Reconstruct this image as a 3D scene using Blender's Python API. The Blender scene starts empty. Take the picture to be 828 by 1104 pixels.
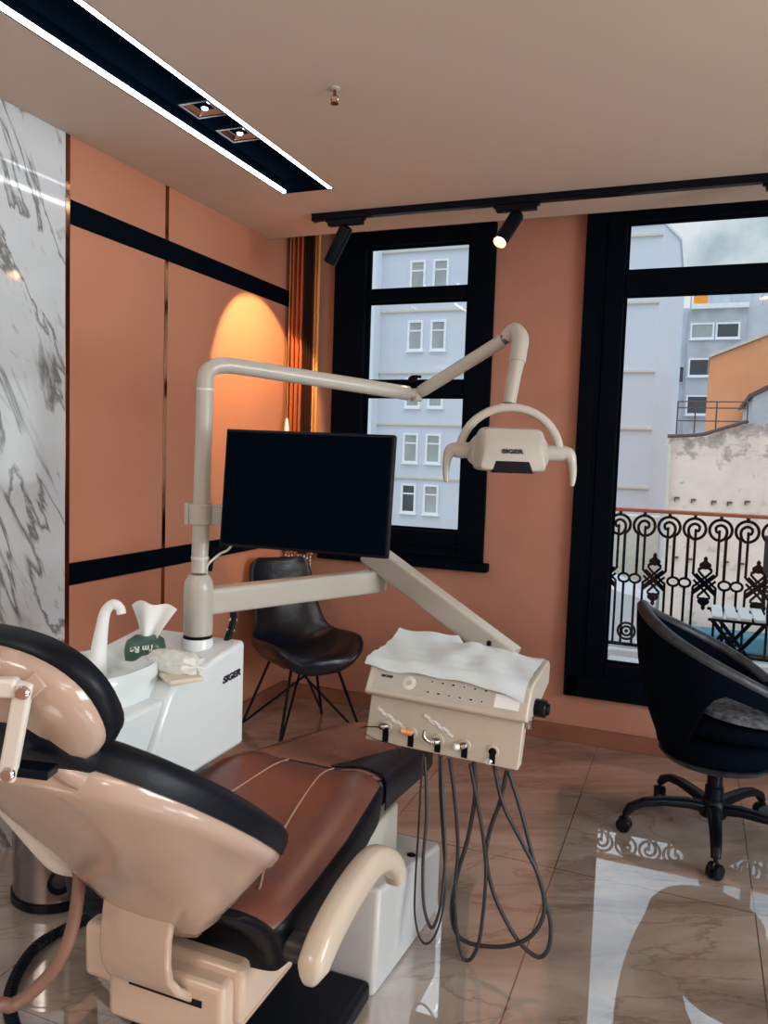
import bpy, bmesh, math, random
from mathutils import Vector as V, Matrix
random.seed(7)
S = bpy.context.scene
COL = S.collection
PI = math.pi
# ------------------------------------------------------------------ camera
FOC = 846.36
yaw, pit, rol = (math.radians(a) for a in (-21.603, -4.3666, 1.9085))
fw = V((math.sin(yaw)*math.cos(pit), math.cos(yaw)*math.cos(pit), math.sin(pit)))
r0 = V((math.cos(yaw), -math.sin(yaw), 0)); u0 = r0.cross(fw)
rt = math.cos(rol)*r0 + math.sin(rol)*u0; up = -math.sin(rol)*r0 + math.cos(rol)*u0
EYE = V((0, 0, 1.45))
cd = bpy.data.cameras.new('camera'); cam = bpy.data.objects.new('camera', cd); COL.objects.link(cam)
cd.sensor_fit = 'HORIZONTAL'; cd.sensor_width = 36; cd.lens = FOC*36/828; cd.clip_start = .02; cd.clip_end = 400
cam.matrix_world = Matrix(((rt.x, up.x, -fw.x, EYE.x), (rt.y, up.y, -fw.y, EYE.y), (rt.z, up.z, -fw.z, EYE.z), (0, 0, 0, 1)))
S.camera = cam

def P(px, py, x=None, y=None, z=None, d=None):
    """the place in the room that the survey of the photograph gives for a pixel on a known plane"""
    q = fw + rt*((px-414)/FOC) - up*((py-552)/FOC)
    if d is None:
        d = (x-EYE.x)/q.x if x is not None else (y-EYE.y)/q.y if y is not None else (z-EYE.z)/q.z
    return EYE + q*d

# ------------------------------------------------------------------ materials
def lin(c):
    if isinstance(c, str):
        c = [int(c[i:i+2], 16)/255 for i in (0, 2, 4)]
        c = [v/12.92 if v <= .04045 else ((v+.055)/1.055)**2.4 for v in c]
    return (c[0], c[1], c[2], 1)
def nd(nt, t, **kw):
    n = nt.nodes.new(t)
    for k, v in kw.items():
        if k in n.inputs: n.inputs[k].default_value = v
        else: setattr(n, k, v)
    return n
def ramp(nt, fac, stops, interp='LINEAR'):
    r = nt.nodes.new('ShaderNodeValToRGB'); r.color_ramp.interpolation = interp
    e = r.color_ramp.elements
    while len(e) < len(stops): e.new(.5)
    for el, (p, c) in zip(e, stops): el.position = p; el.color = lin(c)
    nt.links.new(fac, r.inputs[0]); return r.outputs[0]
def base(name):
    m = bpy.data.materials.new(name); m.use_nodes = True; nt = m.node_tree
    return m, nt, nt.nodes['Principled BSDF']
def mat(name, col, rough=.5, metal=0, spec=.5, var=.06, scale=6, bump=0, bscale=120, coat=0, sheen=0):
    m, nt, b = base(name); L = nt.links.new
    b.inputs['Roughness'].default_value = rough; b.inputs['Metallic'].default_value = metal
    b.inputs['Specular IOR Level'].default_value = spec; b.inputs['Coat Weight'].default_value = coat
    b.inputs['Coat Roughness'].default_value = .06; b.inputs['Sheen Weight'].default_value = sheen
    tc = nd(nt, 'ShaderNodeTexCoord'); n = nd(nt, 'ShaderNodeTexNoise', Scale=scale, Detail=3.0)
    L(tc.outputs['Object'], n.inputs['Vector'])
    c = lin(col); lo = [v*(1-var) for v in c[:3]]; hi = [min(1, v*(1+var)) for v in c[:3]]
    L(ramp(nt, n.outputs['Fac'], [(.3, lo), (.7, hi)]), b.inputs['Base Color'])
    if bump:
        n2 = nd(nt, 'ShaderNodeTexNoise', Scale=bscale, Detail=3.0); L(tc.outputs['Object'], n2.inputs['Vector'])
        bp = nd(nt, 'ShaderNodeBump', Strength=bump, Distance=.004); L(n2.outputs['Fac'], bp.inputs['Height']); L(bp.outputs[0], b.inputs['Normal'])
    return m
def emis(name, col, s):
    m, nt, b = base(name); b.inputs['Base Color'].default_value = lin(col)
    b.inputs['Emission Color'].default_value = lin(col); b.inputs['Emission Strength'].default_value = s
    return m
M = {}
M['white'] = mat('white_plastic', 'dcdad2', .28, var=.02)
M['cabinet'] = mat('white_gloss_plastic', 'dde6e8', .16, var=.015)
M['arm'] = mat('warm_grey_white_enamel', 'b9b6ac', .28, var=.03)
M['shell'] = mat('cream_gloss_shell', 'bda696', .16, var=.03, coat=.25)
M['console'] = mat('cream_console_plastic', 'c4bdae', .3, var=.03)
M['panelgrey'] = mat('grey_keypad_film', 'b9b6ac', .35, var=.03)
M['black'] = mat('black_plastic', (.0016, .0042, .0085), .38, spec=.16, var=.12)
M['blackmat'] = mat('matt_black_paint', (.0013, .0036, .0075), .8, spec=.03, var=.1)
M['frame'] = mat('black_window_paint', (.0012, .0036, .0075), .7, spec=.04, var=.1)
M['screen'] = mat('dark_screen_glass', (.0014, .0042, .0088), .8, spec=.0, var=.03)
M['iron'] = mat('black_wrought_iron', (.002, .0055, .011), .6, spec=.08)
M['navy'] = mat('navy_black_leather', (.0018, .0046, .0095), .42, spec=.22, var=.2, bump=.1)
M['leather'] = mat('brown_leather', '6e4238', .33, spec=.5, var=.12, scale=9, bump=.08, bscale=200)
M['piping'] = mat('tan_piping', 'a5806c', .5)
M['blackleather'] = mat('worn_black_leather', (.004, .008, .015), .3, spec=.6, var=.4, scale=14, bump=.5, bscale=22)
M['hose'] = mat('dark_grey_rubber', '26282e', .45, var=.1)
M['suction'] = mat('brown_rubber_hose', '7d5a4c', .5, var=.1)
M['chrome'] = mat('chrome', 'd8d8d8', .12, metal=1, var=.03)
M['steel'] = mat('dark_brushed_steel', '8d8683', .2, metal=1, var=.08, scale=20)
M['bronze'] = mat('polished_bronze_strip', '9a6e50', .12, metal=1, var=.1)
M['brass'] = mat('orange_tip', 'd9935a', .35)
M['paper'] = mat('white_crepe_paper', 'd9e6eb', .9, spec=.1, var=.03, bump=.25, bscale=160)
M['tissue'] = mat('white_tissue', 'eef1f1', .95, spec=.05, var=.02)
M['green'] = mat('green_film_pack', '3c5a50', .35, var=.25, scale=30)
M['film'] = mat('clear_white_film_pack', 'dfe3de', .25, var=.14, scale=35, bump=.4, bscale=40)
M['cardboard'] = mat('cream_card', 'd8ccb6', .6)
M['ceiling'] = mat('beige_ceiling_paint', 'd3c2b2', .9, spec=.1, var=.02, scale=1.5)
M['terra'] = mat('terracotta_panel', 'c08368', .5, spec=.25, var=.05, scale=1.2)
M['terrawall'] = mat('terracotta_wall_paint', 'b98570', .75, spec=.15, var=.08, scale=2.5, bump=.1, bscale=60)
M['base'] = mat('brown_baseboard', '8a5844', .5, var=.1)
M['offwhite'] = mat('off_white_wall_paint', 'd9c9b6', .85, spec=.1, var=.02)
M['slot'] = mat('black_metal_channel', (.0008, .0026, .0055), .6, spec=.0, var=.1)
M['lens'] = emis('warm_lamp_lens', (1, .55, .3), 30)
M['bulb'] = emis('downlight_bulb', (1, .93, .85), 25)
M['led'] = emis('led_strip_diffuser', (.92, .97, 1), 14)
M['goldring'] = mat('gold_reflector', 'e08a48', .3, metal=1)
M['armcream'] = mat('cream_armrest_plastic', 'c9bdab', .2, var=.03)
M['pedestal'] = mat('cool_white_pedestal_plastic', 'c3c7c8', .14, var=.02)
M['housing'] = mat('cream_housing_plastic', 'cdb7a3', .2, var=.03)
M['vinyl'] = mat('brown_gloss_vinyl', '7c574c', .16, var=.12)
M['curtain'] = mat('terracotta_curtain', 'b0603c', .8, spec=.1, var=.1)
M['curtaindark'] = mat('dark_brown_curtain', '3a2320', .7, spec=.1, var=.15)
M['gold'] = mat('gold_curtain_edge', 'c8924f', .5)
M['crystal'] = mat('clear_bead', 'e8dcd8', .08, var=.05)
M['white2'] = mat('white_balcony_paint', 'd8dde0', .6, var=.05)
M['copper'] = mat('copper_painted_handrail', 'c07a62', .4, var=.1)
M['fuzzy'] = mat('worn_grey_plush', '5a6068', .95, var=.75, scale=45, bump=1, bscale=90)
M['rimworn'] = mat('worn_rim_vinyl', '2b3036', .45, var=.7, scale=30, bump=.4, bscale=60)
M['facade'] = mat('pale_blue_render', 'd3d9e6', .9, spec=.1, var=.03, scale=.3)
M['facadelight'] = mat('light_blue_render', 'e0e8f3', .9, spec=.1, var=.03, scale=.3)
M['ledge'] = mat('beige_ledge', 'd6d0c4', .9)
M['winframe'] = mat('white_window_trim', 'eef2f8', .6)
M['pane'] = mat('grey_house_pane', 'a3a8aa', .2, var=.25, scale=.7)
M['panedark'] = mat('dark_house_pane', '3c4650', .15, var=.3, scale=.7)
M['concrete'] = mat('grey_blue_concrete', 'c6cbd4', .9, spec=.1, var=.1, scale=.8)
M['roofgrey'] = mat('grey_roof_render', 'bcc2ca', .9, spec=.1, var=.15, scale=1)
M['orange'] = mat('orange_house_render', 'f0a97e', .9, spec=.1, var=.12, scale=.5)
M['tarp'] = mat('orange_tarpaulin', 'f09a3c', .8)
M['teal'] = mat('teal_tarpaulin', '3f7488', .7, var=.3, scale=2)
M['yard'] = mat('grey_yard_ground', 'b3ada3', .95, spec=.1, var=.25, scale=1.2)
M['brick'] = mat('red_brick_sill', 'a05a44', .8, var=.3, scale=12)
M['rust'] = mat('rusty_dark_metal', '5a4a4a', .7)
M['ink'] = mat('dark_blue_print', '16222e', .5, var=.02)
M['inkwhite'] = mat('white_print', 'e6ece6', .5, var=.02)

def marble_wall():
    m, nt, b = base('white_veined_marble'); L = nt.links.new
    tc = nd(nt, 'ShaderNodeTexCoord'); mp = nd(nt, 'ShaderNodeMapping')
    rm = nd(nt, 'ShaderNodeMapping'); rm.inputs['Rotation'].default_value = (math.radians(-28), 0, 0); L(tc.outputs['Object'], rm.inputs[0])
    mp.inputs['Scale'].default_value = (1, 2.7, .8); L(rm.outputs[0], mp.inputs[0])
    n = nd(nt, 'ShaderNodeTexNoise', Scale=1.75, Detail=6.0, Roughness=.55, Distortion=.9); L(mp.outputs[0], n.inputs['Vector'])
    v1 = ramp(nt, n.outputs['Fac'], [(.478, (1, 1, 1)), (.497, (.2, .18, .17)), (.503, (.24, .21, .19)), (.535, (1, 1, 1))])
    n2 = nd(nt, 'ShaderNodeTexNoise', Scale=3.2, Detail=6.0, Roughness=.6, Distortion=1.6); L(mp.outputs[0], n2.inputs['Vector'])
    v2 = ramp(nt, n2.outputs['Fac'], [(.33, (.68, .66, .64)), (.39, (1, 1, 1)), (.62, (1, 1, 1)), (.67, (.8, .78, .77))])
    n3 = nd(nt, 'ShaderNodeTexNoise', Scale=1.1, Detail=4.0); L(tc.outputs['Object'], n3.inputs['Vector'])
    c = ramp(nt, n3.outputs['Fac'], [(.35, 'c2c8ca'), (.65, 'd6dee3')])
    mx = nd(nt, 'ShaderNodeMix', data_type='RGBA', blend_type='MULTIPLY'); mx.inputs[0].default_value = .85
    L(c, mx.inputs[6]); L(v1, mx.inputs[7])
    m2 = nd(nt, 'ShaderNodeMix', data_type='RGBA', blend_type='MULTIPLY'); m2.inputs[0].default_value = .8
    L(mx.outputs[2], m2.inputs[6]); L(v2, m2.inputs[7]); L(m2.outputs[2], b.inputs['Base Color'])
    b.inputs['Roughness'].default_value = .06; b.inputs['Specular IOR Level'].default_value = .6
    return m
M['marble'] = marble_wall()

def floor_mat():
    m, nt, b = base('polished_beige_marble_tile'); L = nt.links.new
    tc = nd(nt, 'ShaderNodeTexCoord'); mp = nd(nt, 'ShaderNodeMapping')
    rm = nd(nt, 'ShaderNodeMapping'); rm.inputs['Rotation'].default_value = (0, 0, math.radians(-28)); L(tc.outputs['Object'], rm.inputs[0])
    mp.inputs['Scale'].default_value = (.8, 2.6, 1); L(rm.outputs[0], mp.inputs[0])
    n = nd(nt, 'ShaderNodeTexNoise', Scale=1.6, Detail=8.0, Roughness=.62, Distortion=.9); L(mp.outputs[0], n.inputs['Vector'])
    c = ramp(nt, n.outputs['Fac'], [(.3, '827264'), (.44, '9f8e80'), (.55, 'b1a293'), (.7, 'c0b4a7')])
    n2 = nd(nt, 'ShaderNodeTexNoise', Scale=1.1, Detail=7.0, Roughness=.6, Distortion=1.1); L(mp.outputs[0], n2.inputs['Vector'])
    v = ramp(nt, n2.outputs['Fac'], [(.482, (1, 1, 1)), (.498, (.5, .36, .29)), (.515, (1, 1, 1))])
    mx = nd(nt, 'ShaderNodeMix', data_type='RGBA', blend_type='MULTIPLY'); mx.inputs[0].default_value = .6
    L(c, mx.inputs[6]); L(v, mx.inputs[7])
    sx = nd(nt, 'ShaderNodeSeparateXYZ'); L(tc.outputs['Object'], sx.inputs[0])
    def line(o, off, per, w):
        a = nd(nt, 'ShaderNodeMath', operation='ADD'); L(sx.outputs[o], a.inputs[0]); a.inputs[1].default_value = -off+20*per
        d = nd(nt, 'ShaderNodeMath', operation='MODULO'); L(a.outputs[0], d.inputs[0]); d.inputs[1].default_value = per
        l = nd(nt, 'ShaderNodeMath', operation='LESS_THAN'); L(d.outputs[0], l.inputs[0]); l.inputs[1].default_value = w
        return l.outputs[0]
    g = nd(nt, 'ShaderNodeMath', operation='MAXIMUM'); L(line('X', .257, .644, .004), g.inputs[0]); L(line('Y', 2.727, 1.288, .004), g.inputs[1])
    mg = nd(nt, 'ShaderNodeMix', data_type='RGBA'); L(g.outputs[0], mg.inputs[0]); L(mx.outputs[2], mg.inputs[6]); mg.inputs[7].default_value = lin('5e4a40')
    L(mg.outputs[2], b.inputs['Base Color']); b.inputs['Roughness'].default_value = .4
    gl = nd(nt, 'ShaderNodeBsdfGlossy', Roughness=.015); gl.inputs['Color'].default_value = (.97, .97, 1, 1)
    fr = nd(nt, 'ShaderNodeFresnel', IOR=1.9)
    ad = nd(nt, 'ShaderNodeMath', operation='MULTIPLY_ADD'); L(fr.outputs[0], ad.inputs[0]); ad.inputs[1].default_value = 1.0; ad.inputs[2].default_value = .17
    ms = nd(nt, 'ShaderNodeMixShader'); L(ad.outputs[0], ms.inputs[0]); L(b.outputs[0], ms.inputs[1]); L(gl.outputs[0], ms.inputs[2])
    L(ms.outputs[0], nt.nodes['Material Output'].inputs[0])
    return m
M['floor'] = floor_mat()

def glass_mat():
    m = bpy.data.materials.new('window_glass'); m.use_nodes = True; nt = m.node_tree; nt.nodes.clear(); L = nt.links.new
    o = nd(nt, 'ShaderNodeOutputMaterial'); t = nd(nt, 'ShaderNodeBsdfTransparent'); t.inputs[0].default_value = (.95, .97, .98, 1)
    g = nd(nt, 'ShaderNodeBsdfGlossy', Roughness=.0); fr = nd(nt, 'ShaderNodeFresnel', IOR=1.35)
    ms = nd(nt, 'ShaderNodeMixShader'); L(fr.outputs[0], ms.inputs[0]); L(t.outputs[0], ms.inputs[1]); L(g.outputs[0], ms.inputs[2]); L(ms.outputs[0], o.inputs[0])
    return m
M['glass'] = glass_mat()

def pink_wall():
    m, nt, b = base('stained_pink_render'); L = nt.links.new
    tc = nd(nt, 'ShaderNodeTexCoord'); n = nd(nt, 'ShaderNodeTexNoise', Scale=1.3, Detail=8.0, Roughness=.7); L(tc.outputs['Object'], n.inputs['Vector'])
    c = ramp(nt, n.outputs['Fac'], [(.34, 'b5aea9'), (.42, 'e8d3c8'), (.6, 'f4e0d5')])
    n2 = nd(nt, 'ShaderNodeTexNoise', Scale=3.5, Detail=6.0, Roughness=.7); L(tc.outputs['Object'], n2.inputs['Vector'])
    sz = nd(nt, 'ShaderNodeSeparateXYZ'); L(tc.outputs['Object'], sz.inputs[0])
    mz = nd(nt, 'ShaderNodeMapRange'); mz.inputs[1].default_value = 7.2; mz.inputs[2].default_value = 8.1; mz.inputs[3].default_value = 0; mz.inputs[4].default_value = .2; L(sz.outputs['Z'], mz.inputs[0])
    ad = nd(nt, 'ShaderNodeMath', operation='ADD'); L(n2.outputs['Fac'], ad.inputs[0]); L(mz.outputs[0], ad.inputs[1])
    st = ramp(nt, ad.outputs[0], [(.60, (1, 1, 1)), (.68, (.62, .63, .64)), (.8, (.42, .43, .45))])
    mx = nd(nt, 'ShaderNodeMix', data_type='RGBA', blend_type='MULTIPLY'); mx.inputs[0].default_value = 1; L(c, mx.inputs[6]); L(st, mx.inputs[7])
    L(mx.outputs[2], b.inputs['Base Color']); b.inputs['Roughness'].default_value = .95
    return m
M['pink'] = pink_wall()

# ------------------------------------------------------------------ mesh helpers
def bm_new(): return bmesh.new()
def box(bm, lo, hi):
    vs = [bm.verts.new((x, y, z)) for x in (lo[0], hi[0]) for y in (lo[1], hi[1]) for z in (lo[2], hi[2])]
    for f in ((0, 1, 3, 2), (4, 6, 7, 5), (0, 4, 5, 1), (2, 3, 7, 6), (0, 2, 6, 4), (1, 5, 7, 3)): bm.faces.new([vs[i] for i in f])
    return bm
def obox(bm, c, ex, ey, ez, hx, hy, hz):
    c = V(c); ex, ey, ez = (V(a).normalized() for a in (ex, ey, ez)); vs = []
    for a in (-1, 1):
        for b in (-1, 1):
            for d in (-1, 1): vs.append(bm.verts.new(c+ex*a*hx+ey*b*hy+ez*d*hz))
    for f in ((0, 1, 3, 2), (4, 6, 7, 5), (0, 4, 5, 1), (2, 3, 7, 6), (0, 2, 6, 4), (1, 5, 7, 3)): bm.faces.new([vs[i] for i in f])
    return bm
def loft(bm, rings, caps=True, closed=False):
    R = [[bm.verts.new(p) for p in r] for r in rings]
    n = len(R[0])
    for a, b in zip(R, R[1:]+([R[0]] if closed else [])):
        for i in range(n):
            j = (i+1) % n
            bm.faces.new((a[i], a[j], b[j], b[i]))
    if caps and not closed: bm.faces.new(R[0][::-1]); bm.faces.new(R[-1])
    return bm
def prism(bm, poly, vec):
    vec = V(vec); return loft(bm, [[V(p) for p in poly], [V(p)+vec for p in poly]])
def smooth_path(pts, k=6, closed=False):
    pts = [V(p) for p in pts]; out = []; n = len(pts)
    for i in range(n if closed else n-1):
        if closed: a, b, c, d = (pts[(i+j) % n] for j in (-1, 0, 1, 2))
        else: a, b, c, d = pts[max(i-1, 0)], pts[i], pts[i+1], pts[min(i+2, n-1)]
        for s in range(k):
            t = s/k
            out.append(.5*((2*b)+(c-a)*t+(2*a-5*b+4*c-d)*t*t+(3*b-a-3*c+d)*t**3))
    if not closed: out.append(pts[-1])
    return out
def tube(bm, pts, r, seg=12, k=6, sm=True, closed=False, flat=None):
    """r: radius or list per control point; flat=(axis, factor) squeezes the section along a world axis"""
    n0 = len(pts)
    rl = list(r) if isinstance(r, (list, tuple)) else None
    path = smooth_path(pts, k, closed) if sm else [V(p) for p in pts]
    nn = len(path)
    def rad(i):
        if rl is None: return r
        t = i/(nn-1)*(n0-1); j = min(int(t), n0-2); return rl[j]+(rl[j+1]-rl[j])*(t-j)
    rings = []; nrm = None
    for i, p in enumerate(path):
        if closed: t = path[(i+1) % nn]-path[i-1]
        else: t = path[min(i+1, nn-1)]-path[max(i-1, 0)]
        t = t.normalized() if t.length > 1e-9 else V((0, 0, 1))
        if nrm is None:
            h = V((0, 0, 1)) if abs(t.z) < .9 else V((1, 0, 0))
            nrm = (h-t*h.dot(t)).normalized()
        else:
            q = nrm-t*nrm.dot(t); nrm = q.normalized() if q.length > 1e-6 else nrm
        bi = t.cross(nrm); rr = rad(i); ring = []
        for s in range(seg):
            o = nrm*math.cos(2*PI*s/seg)*rr+bi*math.sin(2*PI*s/seg)*rr
            if flat: ax = V(flat[0]); o = o-ax*o.dot(ax)*(1-flat[1])
            ring.append(p+o)
        rings.append(ring)
    return loft(bm, rings, True, closed)
def lathe(bm, prof, c, seg=32, ax=(0, 0, 1), sx=1, sy=1):
    az = V(ax).normalized(); h = V((1, 0, 0)) if abs(az.x) < .9 else V((0, 1, 0))
    ex = (h-az*h.dot(az)).normalized(); ey = az.cross(ex); c = V(c)
    return loft(bm, [[c+ex*math.cos(2*PI*s/seg)*r*sx+ey*math.sin(2*PI*s/seg)*r*sy+az*z for s in range(seg)] for r, z in prof])
def rod(bm, a, b, r, seg=12): return tube(bm, [a, b], r, seg, sm=False)
def superring(c, ex, ez, hx, hz, n=4, seg=40):
    out = []
    for s in range(seg):
        t = 2*PI*(s+.5)/seg; ct, st = math.cos(t), math.sin(t)
        out.append(V(c)+V(ex)*hx*math.copysign(abs(ct)**(2/n), ct)+V(ez)*hz*math.copysign(abs(st)**(2/n), st))
    return out

# ------------------------------------------------------------------ object helpers
def org(o):
    v = V((0, 0, 0))
    while o is not None: v += o.location; o = o.parent
    return v
def build(name, bm, m, parent=None, bevel=0, seg=3, sub=0, smooth=True, angle=35, kind=None, label=None, at=None):
    bmesh.ops.remove_doubles(bm, verts=bm.verts, dist=1e-6); bmesh.ops.recalc_face_normals(bm, faces=bm.faces)
    o0 = org(parent) if parent else V(at) if at is not None else V((0, 0, 0))
    bmesh.ops.translate(bm, vec=-o0, verts=bm.verts)
    me = bpy.data.meshes.new(name); bm.to_mesh(me); bm.free()
    ms = m if isinstance(m, (list, tuple)) else [m]
    for x in ms: me.materials.append(M[x])
    o = bpy.data.objects.new(name, me); COL.objects.link(o)
    if parent: o.parent = parent
    elif at is not None: o.location = at
    if smooth:
        me.shade_smooth()
        if not sub: me.set_sharp_from_angle(angle=math.radians(angle))
    if bevel:
        b = o.modifiers.new('bevel', 'BEVEL'); b.width = bevel; b.segments = seg; b.limit_method = 'ANGLE'; b.angle_limit = math.radians(40); b.harden_normals = False
    if sub:
        s = o.modifiers.new('subdivision', 'SUBSURF'); s.levels = s.render_levels = sub
    if kind: o['kind'] = kind
    if label: o['label'] = label
    return o
def thing(name, label, cat, loc, group=None):
    o = bpy.data.objects.new(name, None); COL.objects.link(o); o.location = loc; o.empty_display_size = .05
    o['label'] = label; o['category'] = cat
    if group: o['group'] = group
    return o
def tag(o, label, cat, group=None):
    o['label'] = label; o['category'] = cat
    if group: o['group'] = group
    return o
def struct(name, bm, m, bevel=0, parent=None, **k):
    return build(name, bm, m, parent, bevel, kind='structure', **k)
def text(name, s, m, parent, o, ex, ey, size, ext=.0008, bold=0, shear=0, ax='CENTER', wide=1):
    c = bpy.data.curves.new(name, 'FONT'); c.body = s; c.size = size; c.extrude = ext; c.offset = bold; c.shear = shear
    c.align_x = ax; c.align_y = 'CENTER'; c.materials.append(M[m])
    tmp = bpy.data.objects.new(name, c); COL.objects.link(tmp)
    dg = bpy.context.evaluated_depsgraph_get(); me = bpy.data.meshes.new_from_object(tmp.evaluated_get(dg)); me.name = name
    bpy.data.objects.remove(tmp); ob = bpy.data.objects.new(name, me); COL.objects.link(ob); ob.parent = parent
    ex = V(ex).normalized(); ey = V(ey); ey = (ey-ex*ey.dot(ex)).normalized(); ez = ex.cross(ey); q = V(o)-org(parent)
    ob.matrix_local = Matrix(((ex.x*wide, ey.x, ez.x, q.x), (ex.y*wide, ey.y, ez.y, q.y), (ex.z*wide, ey.z, ez.z, q.z), (0, 0, 0, 1)))
    return ob
def area(name, loc, sx, sy, energy, col=(1, 1, 1), rot=(0, 0, 0)):
    l = bpy.data.lights.new(name, 'AREA'); l.shape = 'RECTANGLE'; l.size = sx; l.size_y = sy; l.energy = energy; l.color = col
    o = bpy.data.objects.new(name, l); COL.objects.link(o); o.location = loc; o.rotation_euler = rot; return o

def hit(px, py, c, n):
    q = P(px, py, d=1)-EYE; return EYE+q*((V(c)-EYE).dot(V(n))/q.dot(V(n)))
# ================================================================== SETTING
XL, YW, CZ, XR, YB = -2.2, 4.025, 2.567, 3.2, -2.6
struct('floor', box(bm_new(), (XL-.1, YB-.1, -.1), (XR+.1, YW+.25, 0)), 'floor')
SX0, SX1, SY1 = -1.765, -1.515, 3.12         # recess of the linear light
bm = bm_new()
box(bm, (XL, YB, CZ), (SX0, 3.755, 2.66)); box(bm, (SX0, SY1, CZ), (SX1, 3.755, 2.66))
box(bm, (SX1, YB, CZ), (1.2, 3.755, 2.66)); box(bm, (1.2, 2.4, CZ), (1.45, 3.755, 2.66)); box(bm, (1.45, YB, CZ), (XR, 3.755, 2.66))
box(bm, (XL-.1, YB-.1, 2.75), (XR+.1, YW+.25, 2.85)); box(bm, (XL, 3.735, 2.66), (XR, 3.755, 2.75))
struct('ceiling', bm, 'ceiling')
# left wall: masonry with flush claddings
struct('wall_left', box(bm_new(), (XL-.12, YB-.1, 0), (XL-.012, YW+.25, 2.75)), 'offwhite')
struct('wall_left_marble', box(bm_new(), (XL-.012, YB, 0), (XL, 2.294, CZ)), 'marble')
for i, (y0, y1) in enumerate(((2.316, 2.874), (2.896, YW))):
    bm = bm_new()
    for z0, z1 in ((0, .902), (.987, 2.25), (2.338, 2.75)): box(bm, (XL-.012, y0, z0), (XL, y1, z1))
    struct('wall_left_panel', bm, 'terra', .002)
k = 1
for z0, z1 in ((.902, .987), (2.25, 2.338)):
    struct('trim_%d' % k, box(bm_new(), (XL-.012, 2.316, z0), (XL+.004, YW, z1)), 'blackmat', .001); k += 1
for y0, y1 in ((2.294, 2.316), (2.874, 2.896)):
    struct('trim_%d' % k, box(bm_new(), (XL-.012, y0, 0), (XL+.002, y1, CZ)), 'bronze', .001); k += 1
struct('baseboard_left', box(bm_new(), (XL, 2.316, 0), (XL+.014, YW, .085)), 'base', .003)
struct('wall_back', box(bm_new(), (XL, YB-.12, 0), (XR, YB, CZ)), 'terrawall')
bm = bm_new()
for y0, y1, z0, z1 in ((YB, .5, 0, 2.667), (2.5, YW+.25, 0, 2.667), (.5, 2.5, 0, .85), (.5, 2.5, 2.25, 2.667)): box(bm, (XR, y0, z0), (XR+.12, y1, z1))
struct('wall_right', bm, 'offwhite')
bm = bm_new()
for q in ((.5, .85, .58, 2.25), (2.42, .85, 2.5, 2.25), (.58, .85, 2.42, .93), (.58, 2.17, 2.42, 2.25), (1.46, .93, 1.54, 2.17)): box(bm, (XR-.02, q[0], q[1]), (XR+.07, q[2], q[3]))
wr = struct('added_window', bm, 'frame', .004)  # unseen window, added so light can come in from the right
build('window_pane', box(bm_new(), (XR+.03, .58, .93), (XR+.036, 2.42, 2.17)), 'glass', wr, smooth=False)
# window wall
Y2 = YW+.25; W0, W1, WZ0, WZ1 = -1.925, -1.02, .87, 2.64; D0, D1, DZ0, DZ1 = -.555, 1.15, .27, 2.66
bm = bm_new()
for x0, x1, z0, z1 in ((XL, W0, 0, 2.75), (W0, W1, 0, WZ0), (W0, W1, WZ1, 2.75), (W1, D0, 0, 2.75), (D0, D1, 0, DZ0), (D0, D1, DZ1, 2.75), (D1, XR, 0, 2.75)):
    box(bm, (x0, YW, z0), (x1, Y2, z1))
struct('wall_window', bm, 'terrawall')
struct('baseboard_window', box(bm_new(), (XL, YW-.014, 0), (XR, YW, .085)), 'base', .003)

def framed(name, x0, x1, z0, z1, gx0, gx1, zs, y0=4.0, y1=4.11):
    """outer frame, bars between the heights in zs, one pane per light"""
    bm = bm_new(); box(bm, (x0, y0, z0), (gx0, y1, z1)); box(bm, (gx1, y0, z0), (x1, y1, z1))
    zz = [z0]+[v for p in zs for v in p]+[z1]
    for a, b in zip(zz[0::2], zz[1::2]): box(bm, (gx0, y0+.008, a), (gx1, y1-.01, b))
    root = struct(name, bm, 'frame', .005)
    for a, b in zs:
        build('window_pane', box(bm_new(), (gx0-.005, 4.068, a-.005), (gx1+.005, 4.074, b+.005)), 'glass', root, smooth=False)
        bm = bm_new()
        for q in ((gx0, a, gx0+.012, b), (gx1-.012, a, gx1, b), (gx0+.012, a, gx1-.012, a+.012), (gx0+.012, b-.012, gx1-.012, b)):
            box(bm, (q[0], 4.05, q[1]), (q[2], 4.066, q[3]))
        build('glazing_bead', bm, 'frame', root, .002)
    return root
w1 = framed('window_1', W0, W1, WZ0, WZ1, -1.742, -1.162, [(1.035, 1.757), (1.836, 2.266), (2.329, 2.56)])
bm = box(bm_new(), (W0-.04, 3.955, .84), (W1+.035, 4.02, .885)); box(bm, (W0, 3.985, .905), (W1, 4.0, .925)); box(bm, (W0, 3.985, .955), (W1, 4.0, .97))
build('window_sill', bm, 'frame', w1, .006)
bm = bm_new(); c = P(445, 409, y=3.98); box(bm, (c.x-.02, 3.975, c.z-.012), (c.x+.02, 4.0, c.z+.012)); tube(bm, [(c.x-.015, 3.965, c.z), (c.x+.01, 3.955, c.z+.012), (c.x+.055, 3.955, c.z+.01)], .008, 8)
lathe(bm, [(.003, -.012), (.016, -.008), (.018, 0), (.014, .009), (.003, .012)], (c.x+.01, 3.965, c.z+.006), 14)
build('window_latch', bm, 'black', w1)
d1 = framed('door_1', D0, D1, DZ0, DZ1, -.378, .95, [(.428, 2.25), (2.362, 2.594)])
bm = box(bm_new(), (D0-.012, 3.985, DZ0-.02), (D0+.06, 4.0, 2.645)); box(bm, (D0+.09, 3.992, .3), (D0+.098, 4.0, 2.6)); box(bm, (D0, 3.985, DZ0-.02), (D1, 4.0, DZ0+.09))
build('door_stile', bm, 'frame', d1, .004)
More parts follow.
